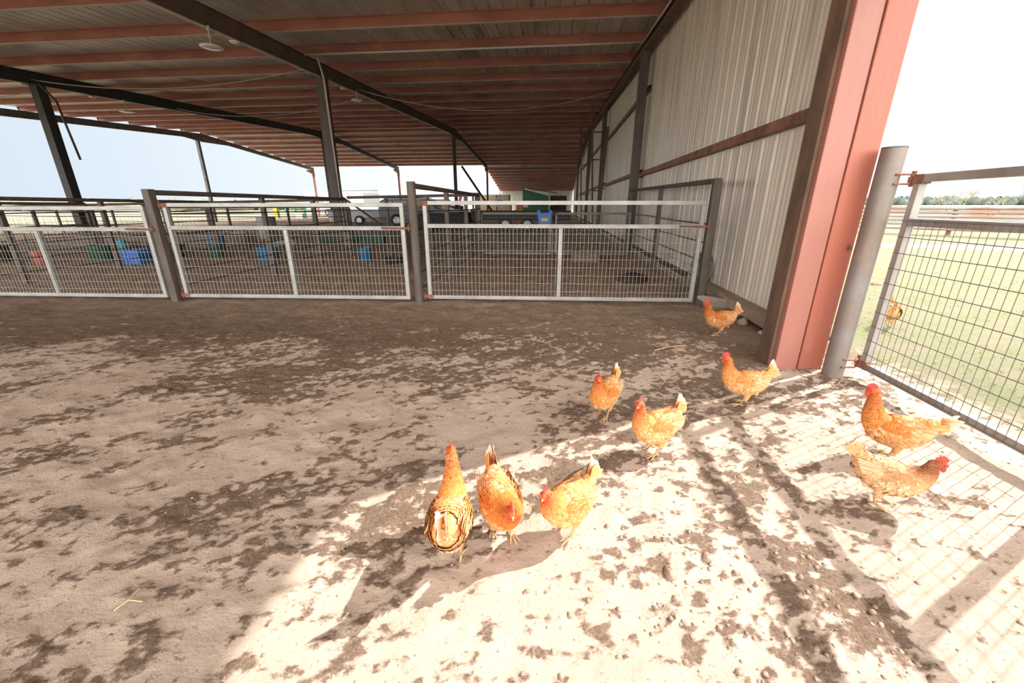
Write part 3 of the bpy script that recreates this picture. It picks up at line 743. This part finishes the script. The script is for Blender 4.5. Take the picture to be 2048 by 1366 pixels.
        for i in range(7):
            for k in range(10):
                ph = math.pi*i/6; th = 2*math.pi*k/10
                fc.v.append(tuple(c+hd*.017*math.sin(ph)*math.cos(th)+hs*sgn*.006*math.sin(ph)*math.sin(th)+up*.016*math.cos(ph)))
        fc.f = [(i*10+k,i*10+(k+1)%10,(i+1)*10+(k+1)%10,(i+1)*10+k) for i in range(6) for k in range(10)]
        fc.build('face_patch', M['comb'], t_, smooth=True)['label'] = 'bare red skin round the eye'
        ey = MB(); c = H0+hd*.006+hs*sgn*.0205+up*.004
        for i in range(6):
            for k in range(8):
                ph = math.pi*i/5; th = 2*math.pi*k/8
                ey.v.append(tuple(c+Vector((math.sin(ph)*math.cos(th),math.sin(ph)*math.sin(th),math.cos(ph)))*.0044))
        ey.f = [(i*8+k,i*8+(k+1)%8,(i+1)*8+(k+1)%8,(i+1)*8+k) for i in range(5) for k in range(8)]
        ey.build('eye', M['pupil'], t_, smooth=True)
    bk = S[-2][0]; MB().tube([bk+hd*.002, bk+hd*.014-up*.001, bk+hd*.026-up*.007],[.0085,.006,.0012],8).build('beak', M['beak'], t_, smooth=True)
    # legs
    for sgn in (-1,1):
        lg = MB(); st = step*.04*sgn
        hip = Vector((-.02,sgn*.042,.14)); hock = Vector((-.035+st*.5,sgn*.042,.078)); ank = Vector((-.01+st,sgn*.044,.014))
        lg.tube([hip, hock, ank],[.014,.0075,.0062],8)
        for an, L in ((-24,.052),(0,.062),(24,.052),(180,.026)):
            a = math.radians(an+sgn*4); d = Vector((math.cos(a), math.sin(a), 0))
            lg.tube([ank, ank+d*L*.55+Vector((0,0,-.004)), ank+d*L+Vector((0,0,-.010)), ank+d*(L+.010)+Vector((0,0,-.014))],[.0062,.0052,.0042,.0012],6)
        lg.build('leg', M['leg'], t_, smooth=True)
    return t_
hen('hen farthest inside, in the shade beside the foot of the corrugated wall', 1.72,4.18, 172, head_yaw=8, neck=(.0,-.01), size=.96, tone=1, seed=1)
hen('hen facing left just in front of the red column, at the shadow edge', 1.31,2.63, 168, neck=(.0,-.02), size=.92, tone=2, seed=2, tail_up=.95)
hen('hen turned towards the viewer in the shade, left of the two at centre right', .35,2.36, 236, neck_yaw=12, head_yaw=25, neck=(-.01,-.02), size=.90, tone=0, seed=3)
hen('hen with a bright red face standing at the edge of the sunlight', .58,1.98, 205, neck_yaw=8, head_yaw=28, neck=(0,-.02), size=.92, tone=2, seed=4)
hen('hen seen from behind with its neck stretched away, leftmost of all', -.36,1.21, 97, neck_yaw=6, neck=(.05,-.03), size=.95, tone=0, seed=5, tail_up=.8)
hen('deep orange hen lowering its head, walking towards the viewer beside the leftmost hen', -.175,1.31, -66, neck_yaw=-6, neck=(.02,.07), size=.93, tone=1, seed=6)
hen('pale speckled hen looking down in the sun, third from the left', .09,1.34, 222, neck_yaw=6, head_yaw=20, neck=(.01,.03), size=.86, tone=2, seed=7)
hen('upright hen with a tall neck and low tail, nearest the mesh gate', 1.83,2.06, 152, neck=(.0,-.06), size=.93, tone=0, seed=8, tail_up=.42)
hen('dark-necked hen facing right in front of the upright hen', 1.53,1.67, -30, neck=(.01,.02), size=.86, tone=3, seed=9, head_yaw=10)
hen('hen out on the grass, seen through the closed mesh gate', 3.74,4.72, 60, size=.95, tone=2, seed=10, neck=(.02,.05), tail_up=.9)

# ---------------------------------------------------------------- ground debris
def rock(name, x, y, s, m_, seed, lb=None, sq=(1,1,.6), cat='stone', group=None):
    R = random.Random(seed); mb = MB()
    pts = []; 
    for i in range(7):
        for k in range(9):
            ph = math.pi*i/6; th = 2*math.pi*k/9; r = s*(1+R.uniform(-.18,.18))
            mb.v.append((r*sq[0]*math.sin(ph)*math.cos(th), r*sq[1]*math.sin(ph)*math.sin(th), r*sq[2]*math.cos(ph)))
    mb.f = [(i*9+k,i*9+(k+1)%9,(i+1)*9+(k+1)%9,(i+1)*9+k) for i in range(6) for k in range(9)]
    o = mb.build(name, M[m_], smooth=True); o.location = (x,y,hz(x,y)+s*sq[2]*.35); o.rotation_euler = (0,0,R.random()*6)
    return tag(o, lb, cat, group) if lb else o
cl = MB(); R = random.Random(3)
def lump(x, y, s):
    o = len(cl.v); z = hz(x, y)
    for (a, b_, c) in ((1,0,0),(0,1,0),(-1,0,0),(0,-1,0),(.7,.7,.5),(-.7,.7,.5),(-.7,-.7,.5),(.7,-.7,.5),(0,0,.8),(0,0,-.5)):
        cl.v.append((x+a*s*R.uniform(.7,1.2), y+b_*s*R.uniform(.7,1.2), z-s*.15+c*s*R.uniform(.6,1.2)))
    for f in ((0,4,7),(0,1,4),(1,5,4),(1,2,5),(2,6,5),(2,3,6),(3,7,6),(3,0,7),(4,5,8),(5,6,8),(6,7,8),(7,4,8)): cl.f.append(tuple(o+i for i in f))
for _ in range(9000):
    x = R.uniform(-3.2,2.6); y = R.uniform(.45,4.6)
    p = float(patch(np.array([x]),np.array([y]))[0])
    if R.random() > .12+.88*p: continue
    lump(x, y, R.choice((.002,.003,.003,.004,.005,.007)))
for _ in range(230):
    lump(R.gauss(.75,.45), R.uniform(.6,1.4), R.choice((.005,.006,.008,.010,.013)))
tag(cl.build('dirt_clods', M['clod'], smooth=True), 'loose clods and crumbs of dirt scattered over the yard floor', 'dirt', kind='stuff')
rock('stone', .47,1.19,.026,'clod',11,'rounded brown lump in the sun near the bottom centre right',(1.3,1,.7))
rock('stone', .63,1.27,.022,'clod',12,'smaller brown lump up and right of the rounded one in the sun')
rock('stone', -2.79,2.38,.035,'clod',13,'dark lump of dirt alone in the shade at left')
rock('stone', 2.16,4.62,.055,'stone',14,'pale stone at the foot of the wall channel',(1,1,1))
rock('stone', 2.2,4.25,.045,'stone',15,'small pale stone beside the brown side of the column')
rock('stone', 2.25,5.0,.07,'clod',16,'dark clod under the base channel')
rock('stone', 5.5,7.4,.07,'clod',17,'small brown rock on the grass beyond the mesh gate')
o = MB().box((0,0,0),(.42,.05,.16)).build('stone_slab', M['stone'], bevel=.01); o.location = (2.13,5.45,.07); o.rotation_euler = (.5,.08,-.35)
tag(o, 'pale flat slab leaning at the foot of the post by the wall', 'slab')
tag(MB().tube([(-1.42,.84,.018),(-1.40,.875,.026),(-1.41,.92,.022)],.0035,5).tube([(-1.40,.875,.026),(-1.355,.88,.018)],.003,5).build('twig', M['straw']), 'forked yellow twig lying in the shade at bottom left', 'twig')
tag(MB().tube([(.95,3.58,.03),(1.1,3.70,.03),(1.28,3.76,.03)],.005,5).build('twig', M['straw']), 'thin pale straw on the ground between the two rear hens', 'twig')

# grass blades outside
gm = MB(); R = random.Random(9)
for _ in range(6000):
    y = R.uniform(1.0,16); x = R.uniform(2.75,3+y*1.35)
    if fbm(np.array([x*1.1]),np.array([y*1.1]),3,5)[0] < .47: continue
    z = hz(x,y); h = R.uniform(.008,.022)
    for k in range(4):
        a = R.random()*6.28; dx, dy = math.cos(a), math.sin(a); bx = x+R.uniform(-.03,.03); by = y+R.uniform(-.03,.03)
        gm.add([(bx-dy*.003,by+dx*.003,z),(bx+dy*.003,by-dx*.003,z),(bx+dx*h*.6,by+dy*h*.6,z+h)],[(0,1,2)])
tag(gm.build('pasture_grass', M['blade']), 'short yellow-green grass on the open ground right of the shed', 'grass', kind='stuff')

# ---------------------------------------------------------------- tubs, buckets and clutter in the pens
def bucket(lb, x, y, z, r, h, m_, handle=True, name='bucket', r2=.82):
    t_ = thing(name, lb, 'bucket' if name=='bucket' else 'tub', (x,y,z))
    MB().lathe([(r*r2,0),(r,h),(r*1.06,h),(r*1.06,h-.03),(r*1.0,h-.03),(r*.97,h-.005),(r*r2*.95,.02),(.001,.02)],n=22).build('pail', M[m_], t_)
    if handle:
        MB().tube([(r*1.03*math.cos(a),0,h-.02+r*.9*math.sin(a)) for a in [math.pi*i/10 for i in range(11)]],.006,5).build('handle', M['wire_dark'], t_)
bucket('teal-blue bucket standing in the middle pen near the right gate post', -4.5,9.45,0,.17,.33,'teal')
bucket('sky-blue tub in the pen left of the grey-brown post', -9.7,11.0,0,.24,.5,'sky_blue')
bucket('low dark rubber feed tub on the floor of the middle pen', -3.7,9.2,0,.22,.12,'black',False,'rubber_tub')
bucket('black bucket near the left edge of the photo', -13.2,8.5,0,.22,.36,'black')
bucket('dark green bucket behind the left gate', -11.3,9.2,0,.26,.34,'dgreen')
bucket('turquoise pail behind the left gate stile', -10.9,9.4,0,.10,.45,'turq')
bucket('faded red pail behind the left gate near the edge of the photo', -11.7,8.2,0,.13,.3,'redp')
bucket('small faded red pail beside the blue crate', -10.2,8.9,0,.10,.22,'redp')
bucket('black tub between the middle gate post and the sky-blue tub', -9.9,9.8,.0,.25,.32,'black',False,'rubber_tub')
bucket('dark green tub behind the middle pen', -8.7,9.8,.0,.18,.34,'dgreen')
bucket('dark blue tub low in the middle pen', -6.9,9.3,.0,.26,.34,'teal',False,'rubber_tub')
bucket('large grey-blue drum far behind the middle pen', -11.4,15.6,0,.34,.85,'grey',False,'barrel',.95)
rock('manure_heap', 1.45,7.5,.30,'footing',31,'dark low heap of manure on the floor of the right pen',(1.3,.9,.28),'manure')
t_ = thing('rolled_tub', 'grey rubber feed tub standing on edge behind the wall-end post', 'tub', (2.385,6.62,.29), 0)
g_ = MB().lathe([(.22,0),(.27,.16),(.285,.16),(.285,.13),(.255,.0),(.22,-.01)],n=22).build('shell', M['galvd'], t_); g_.rotation_euler = (0,math.radians(-80),0)
t_ = thing('crate', 'bright blue ribbed crate behind the left gate', 'crate', (-9.62,8.55,0), .1)
c_ = MB(); c_.bb(-.20,.20,-.15,.15,0,.02)
for a in (-1,1): c_.bb(-.20,.20,a*.15-.01,a*.15+.01,0,.32); c_.bb(a*.20-.01,a*.20+.01,-.15,.15,0,.32)
c_.build('shell', M['blue'], t_)
r_ = MB()
for k in range(5): r_.bb(-.19+k*.09,-.17+k*.09,-.175,-.16,.0,.32)
r_.bb(-.22,.22,-.18,-.16,.15,.18); r_.build('ribs', M['blue'], t_)
t_ = thing('hanging_feeder', 'blue plastic feeder hooked over the back gate of the right pen', 'feeder', (-.25,10.64,.80))
MB().prism([(-.15,0),(.15,0),(.18,.30),(.19,.37),(.12,.37),(.10,.30),(-.10,.30),(-.12,.37),(-.19,.37),(-.18,.30)],1,-.06,.06).build('shell', M['blue'], t_, bevel=.01)
MB().bb(-.085,.085,-.066,-.061,.10,.18).build('label_plate', M['label'], t_)
tag(MB().tube([(-11.2,12.75,.12),(-10.7,12.8,.30),(-10.2,12.85,.42)],[.10,.13,.10],8).build('feed_sack', M['sack'], smooth=True), 'pale sack slumped over the fence behind the sky-blue tub', 'sack')
tag(MB().tube([(-9.3,12.9,.08),(-8.9,12.9,.12),(-8.6,13.0,.09)],[.08,.12,.09],8).build('feed_sack', M['sack'], smooth=True), 'small white sack left of the fence posts in the middle pen', 'sack')
tag(MB().bb(-16,-9.5,11.9,12.4,0,.42).build('feed_trough', M['wood'], bevel=.02), 'long grey feed trough behind the left pens', 'trough')
tag(MB().bb(-8.3,-5.9,13.9,14.5,0,.30).build('feed_trough', M['dgreen'], bevel=.03), 'low dark green trough behind the middle pen', 'trough')
def cage(x, y, w, h, lb):
    t_ = thing('wire_cage', lb, 'cage', (x,y,0)); m_ = MB()
    for zz in (.0,h):
        for p, q in (((0,0),(w,0)),((w,0),(w,.6)),((w,.6),(0,.6)),((0,.6),(0,0))): m_.tube([(*p,zz),(*q,zz)],.012,5)
    for p in ((0,0),(w,0),(w,.6),(0,.6)): m_.tube([(*p,0),(*p,h)],.012,5)
    m_.build('frame', M['dark_pipe'], t_); w_ = MB()
    for i in range(int(w/.06)): w_.tube([(i*.06,0,0),(i*.06,0,h)],.003,3,False); w_.tube([(i*.06,.6,0),(i*.06,.6,h)],.003,3,False)
    w_.build('wires', M['wire_dark'], t_)
cage(-7.9,16.9,1.1,.75,'dark wire cage on the ground behind the grey-brown post')
cage(-14.2,9.2,1.2,.55,'low wire cage behind the far left pen')
for x, y, w, lb in ((-8.6,15.6,.5,'brown wooden box by the foot of the grey-brown post'),(-12.9,11.2,.7,'wooden box between the left pens'),(.75,9.9,.6,'low wooden feed box near the wall in the right pen')):
    tag(MB().box((x,y,.12),(w,.35,.24)).build('wooden_box', M['wood'], bevel=.01), lb, 'box')
t_ = thing('stacked_boards', 'sunlit pile of old boards leaning by the far wall', 'boards', (1.35,14.5,0))
for k in range(5): MB().bar((-.35+.05*k,1.4,.30+.05*k),(.38,-1.0+.12*k,.05+.045*k),.16,.03).build('board', M['wood'], t_)

# ---------------------------------------------------------------- vehicles and machinery beyond
def wheel(t_, x, y, r, w=.22, m2='rim', ax=1):
    a = Vector((x,y-w/2,r)); b_ = Vector((x,y+w/2,r))
    o = MB().tube([a,b_],r,20).build('wheel', M['tyre'], t_)
    MB().tube([a-Vector((0,.015,0)),b_],r*.58,16).build('rim', M[m2], o)
t_ = thing('horse_trailer', 'long white gooseneck stock trailer with dark window frames beyond the shed', 'trailer', (-29.7,48,0))
MB().bb(0,9.2,0,2.2,.7,2.85).build('body', M['white'], t_, bevel=.12)
MB().bb(7.3,9.25,-.01,2.2,1.0,2.65).build('front_panel', M['grey'], t_, bevel=.05)
MB().bb(-.02,9.2,-.03,2.22,2.83,2.92).build('roof_edge', M['grey'], t_)
for x in (1.1,2.75,4.4):
    w_ = MB().bb(x,x+1.25,-.03,.0,1.5,2.45).build('window', M['grey'], t_)
    MB().bb(x+.08,x+.58,-.05,-.03,1.58,2.37).bb(x+.68,x+1.17,-.05,-.03,1.58,2.37).build('pane', mat('pale_pane_%d' % int(x*10), (.45,.5,.55), .1), w_)
for x in (1.8,5.4): MB().bb(x,x+.5,.8,1.3,2.92,3.05).build('roof_vent', M['grey'], t_)
for x in (2.8,3.9): wheel(t_, x, -.0, .4)
t_ = thing('dark_suv', 'slate-grey utility vehicle parked beyond the middle pen, wheel showing under the gate rail', 'vehicle', (-10.8,25.0,0))
b_ = MB(); b_.prism([(0,.35),(0,1.05),(.15,1.5),(.45,1.62),(3.1,1.62),(3.7,1.1),(4.7,1.0),(4.8,.35)],1,0,1.9); b_.build('body', M['dkcar'], t_, bevel=.06)
for x0, x1 in ((.25,.95),(1.05,1.85),(1.95,2.95)): MB().bb(x0,x1,-.02,.0,1.08,1.50).build('window', M['glass'], t_)
for x in (1.15,3.95): wheel(t_, x, .05, .38)
MB().bb(.2,2.9,.1,1.8,1.66,1.70).build('roof_rack', M['black'], t_)
t_ = thing('slatted_trailer', 'low grey trailer with a slatted side behind the grey-brown post', 'trailer', (-15.2,27.0,0))
MB().bb(0,3.6,0,1.6,.45,.95).build('bed', M['grey'], t_); s_ = MB()
for k in range(12): s_.bb(.1+k*.16,.18+k*.16,-.03,0,.1,.45)
s_.build('slats', M['white'], t_)
for x in (2.2,): wheel(t_, x, .0, .3)
t_ = thing('flatbed_trailer', 'dark twin-axle flatbed trailer behind the right pen', 'trailer', (-4.2,21.0,0))
MB().bb(0,5.0,0,2.0,.55,.78).build('bed', M['black'], t_); s_ = MB()
s_.bb(0,5,-.02,.02,.78,1.02); s_.build('side_rail', M['black'], t_)
for x in (1.75,2.85): wheel(t_, x, .0, .34)
t_ = thing('farm_pickup', 'white pickup front seen small between the trailers', 'vehicle', (-12.3,38,0))
b_ = MB(); b_.prism([(0,.4),(0,1.1),(.9,1.2),(1.3,1.75),(2.4,1.75),(2.6,.4)],1,0,1.8); b_.build('body', M['white'], t_, bevel=.08)
MB().bb(1.3,2.2,-.02,0,1.22,1.62).build('window', M['glass'], t_); wheel(t_, .7, 0, .38)
t_ = thing('green_tractor_frame', 'green and yellow farm implement out in the field', 'implement', (-27.8,40,0))
for p, q in (((0,0,0),(0,0,1.3)),((2.9,0,0),(2.9,0,1.3)),((0,0,1.25),(2.9,0,1.25)),((0,0,.6),(2.9,0,.6)),((.9,0,.6),(.9,0,1.25)),((1.9,0,.6),(1.9,0,1.25))):
    MB().bar(p,q,.14).build('frame_tube', M['lgreen'], t_)
MB().bb(-.3,.05,-.2,.2,0,1.0).build('tank', M['yellow'], t_); MB().bb(2.0,2.7,-.2,.3,0,.45).build('box', M['white'], t_)
t_ = thing('green_machine', 'tall dark green machine with a sloping white edge at the far end', 'machine', (-3.8,50,0))
MB().prism([(0,0),(3.0,0),(3.0,2.35),(.25,3.05),(0,3.05)],1,0,2.0).build('housing', M['green'], t_, bevel=.03)
MB().bar((.2,-.05,3.05),(3.0,-.05,2.35),.05,.16).build('edge_trim', M['white'], t_)
MB().bar((-.1,-.1,3.2),(4.0,-.1,2.55),.08).build('auger_arm', M['black_steel'], t_)
t_ = thing('gauge_board', 'small white board with a black rod above the back gate', 'sign', (-3.9,30,0))
MB().bb(-.28,.28,-.03,.03,1.15,1.75).build('board', M['white'], t_); MB().bar((0,0,0),(0,0,2.45),.03).build('rod', M['black_steel'], t_)
for k in range(3): MB().bb(-.18+.13*k,-.10+.13*k,-.05,-.03,1.5,1.62).build('gauge', M['black'], t_)
t_ = thing('yellow_can', 'yellow can sitting on the flatbed trailer behind the blue feeder', 'can', (-1.9,21.8,.80))
MB().bb(-.16,.16,-.1,.1,0,.26).build('shell', M['yellow'], t_, bevel=.03); MB().tube([(.06,0,.26),(.06,0,.32)],.03,10).build('cap', M['black'], t_)
t_ = thing('orange_can', 'orange can beyond the yellow one', 'can', (-2.5,30,0))
MB().bb(-.25,.25,-.1,.1,.0,1.45).build('shell', M['orange'], t_, bevel=.03); MB().bb(.25,.6,-.1,.1,1.1,1.3).build('spout', M['white'], t_)
for x, y, z, w, h, lb, m_ in ((-9.2,50,0,2.3,1.3,'large pale hay bale on the ground, left of the far stack','hay'),(-6.8,50,0,1.6,1.3,'large pale hay bale on the ground, right of the far stack','hay'),
    (-9.2,50,1.32,2.3,1.1,'large hay bale on top at the left of the far stack','hay'),(-6.8,50,1.32,1.4,1.1,'large hay bale on top at the right of the far stack','hay'),
    (-.6,52,0,2.0,1.2,'dark hay bale at the bottom against the far wall corner','hayd'),(-.6,52,1.22,2.0,1.1,'dark hay bale on top against the far wall corner','hayd'),(-11.6,42,0,2.2,1.2,'brown bale standing alone behind the white pickup','hayd')):
    o = MB().bb(0,w,0,1.2,0,h).build('hay_bale', M[m_], bevel=.08); o.location = (x,y,z); tag(o, lb, 'hay bale', 'hay bales stored at the far end')
t_ = thing('red_implement', 'red sloping implement beside the pale hay', 'implement', (-11.0,47,0))
MB().prism([(0,1.0),(.4,2.55),(2.6,2.55),(2.6,2.4),(.6,2.4),(.2,1.0)],1,0,.6).build('arm', M['redp'], t_); MB().bar((1.8,.3,0),(1.8,.3,2.4),.2).build('stand', M['redp'], t_)
t_ = thing('orange_drum', 'orange drum beside the leaning pipe', 'drum', (-5.3,27.5,0)); MB().lathe([(.25,0),(.27,.5),(.25,1.0)],n=16).build('shell', M['orange'], t_)
t_ = thing('flat_hood', 'dark curved hood of a parked machine left of the back gate', 'machine', (-7.6,22,0))
MB().prism([(0,.0),(0,.75),(1.0,.95),(2.6,.98),(3.1,.85),(3.1,0)],1,0,1.5).build('hood', M['black'], t_, bevel=.08); MB().bar((.1,-.05,.86),(3.1,-.05,.98),.03,.04).build('trim', M['grey'], t_)

# ---------------------------------------------------------------- outside right: stacked pipe rails, far trees
P0, P1 = Vector((13.4,24.5,0)), Vector((22.0,15.0,0))
t_ = thing('pipe_rail_fence', 'long fence of rusting white pipe rails across the pasture beyond the mesh gate', 'fence', P0, math.atan2((P1-P0).y,(P1-P0).x))
L = (P1-P0).length+12
for k, (z, r) in enumerate(((1.17,.11),(.97,.075),(.81,.075),(.65,.075),(.48,.08),(.29,.09))):
    MB().tube([(-6,0,z),(L,0,z)],r,10).build('rail', M['rail'], t_)
for k in range(8):
    x = -5+k*3.6; MB().tube([(x,.18,-.1),(x,.18,1.2)],.08,8).build('post', M['rust'], t_)
def bare_tree(x, y, h, lb, seed, group=None, m_='bush', thick=1.0):
    R = random.Random(seed); mb = MB()
    def br(p, d, L, r, dep):
        q = p+d*L; mb.tube([p, p.lerp(q,.5)+Vector((R.uniform(-.05,.05)*L,R.uniform(-.05,.05)*L,0)), q],[r,r*.8,r*.55],4,False)
        if dep: 
            for _ in range(3):
                nd_ = (d+Vector((R.uniform(-.9,.9),R.uniform(-.9,.9),R.uniform(-.25,.6)))).normalized(); br(q, nd_, L*R.uniform(.55,.8), r*.55, dep-1)
    for k in range(3):
        br(Vector((0,0,0)), Vector((R.uniform(-.6,.6),R.uniform(-.6,.6),1)).normalized(), h*.36, h*.02*thick, 4)
    o = mb.build('bare_tree', M[m_]); o.location = (x,y,0); tag(o, lb, 'tree', group)
for k, (x, y, h, lb) in enumerate(((34,39.5,2.9,'bare crooked tree on the horizon right of the gate hinge'),(47.5,47.5,3.4,'bare tree on the horizon at the right edge'),(42.5,46,2.5,'smaller bare tree between the two on the right horizon'))):
    bare_tree(x, y, h, lb, 50+k, thick=1.4)
R = random.Random(77)
lbs = ['leftmost of the bare field shrubs, by the photo edge','bare field shrub right of the leftmost one','bare field shrub behind the far left roof post','bare field shrub just right of the far left roof post','bare field shrub left of the middle gate post','bare field shrub seen over the middle of the left gate','bare mesquite shrub right of the slender ridge post','bare shrub between the ridge post and the green implement','bare shrub left of the green implement','greenish shrub behind the green implement','low bare shrub beyond the fence corner','small bare shrub deep in the left field']
for k, lb in enumerate(lbs):
    px_ = -1.95+k*.118; y = 52+R.uniform(-6,10); bare_tree(y*px_*.75-2-(6 if k > 7 else 0), y+(12 if k > 7 else 0), R.uniform(1.6,2.6), lb, 100+k, 'bare shrubs in the left field')
def hedge(lb, seed, arcs, hmin, hmax, m_, n, spread, wf=1.0):
    R = random.Random(seed); mb = MB()
    (xa,ya),(xb,yb) = arcs
    for i in range(n):
        f = R.random(); x = xa+(xb-xa)*f+R.uniform(-spread,spread); y = ya+(yb-ya)*f+R.uniform(-spread,spread); h = R.uniform(hmin,hmax); w = h*R.uniform(.8,1.6)*wf; o = len(mb.v)
        for a in range(5):
            for k in range(8):
                ph = math.pi*a/4; th = 2*math.pi*k/8; r = 1+R.uniform(-.2,.2)
                mb.v.append((x+w*r*math.sin(ph)*math.cos(th), y+w*r*math.sin(ph)*math.sin(th), h*.45+h*.55*r*math.cos(ph)))
        mb.f += [(o+a*8+k,o+a*8+(k+1)%8,o+(a+1)*8+(k+1)%8,o+(a+1)*8+k) for a in range(4) for k in range(8)]
    tag(mb.build('tree_line', M[m_], smooth=True), lb, 'trees', kind='stuff')
hedge('hazy evergreen tree line on the horizon at the right', 5, ((150,330),(380,180)), 3.0, 6.0, 'treeline', 620, 16, .45)
hedge('low pale brush across the field on the left', 6, ((-190,60),(-40,120)), 1.2, 2.6, 'bush', 420, 14)
hedge('hazy tree line on the horizon at the left', 8, ((-420,150),(-120,420)), 2, 4.5, 'treeline', 200, 14)
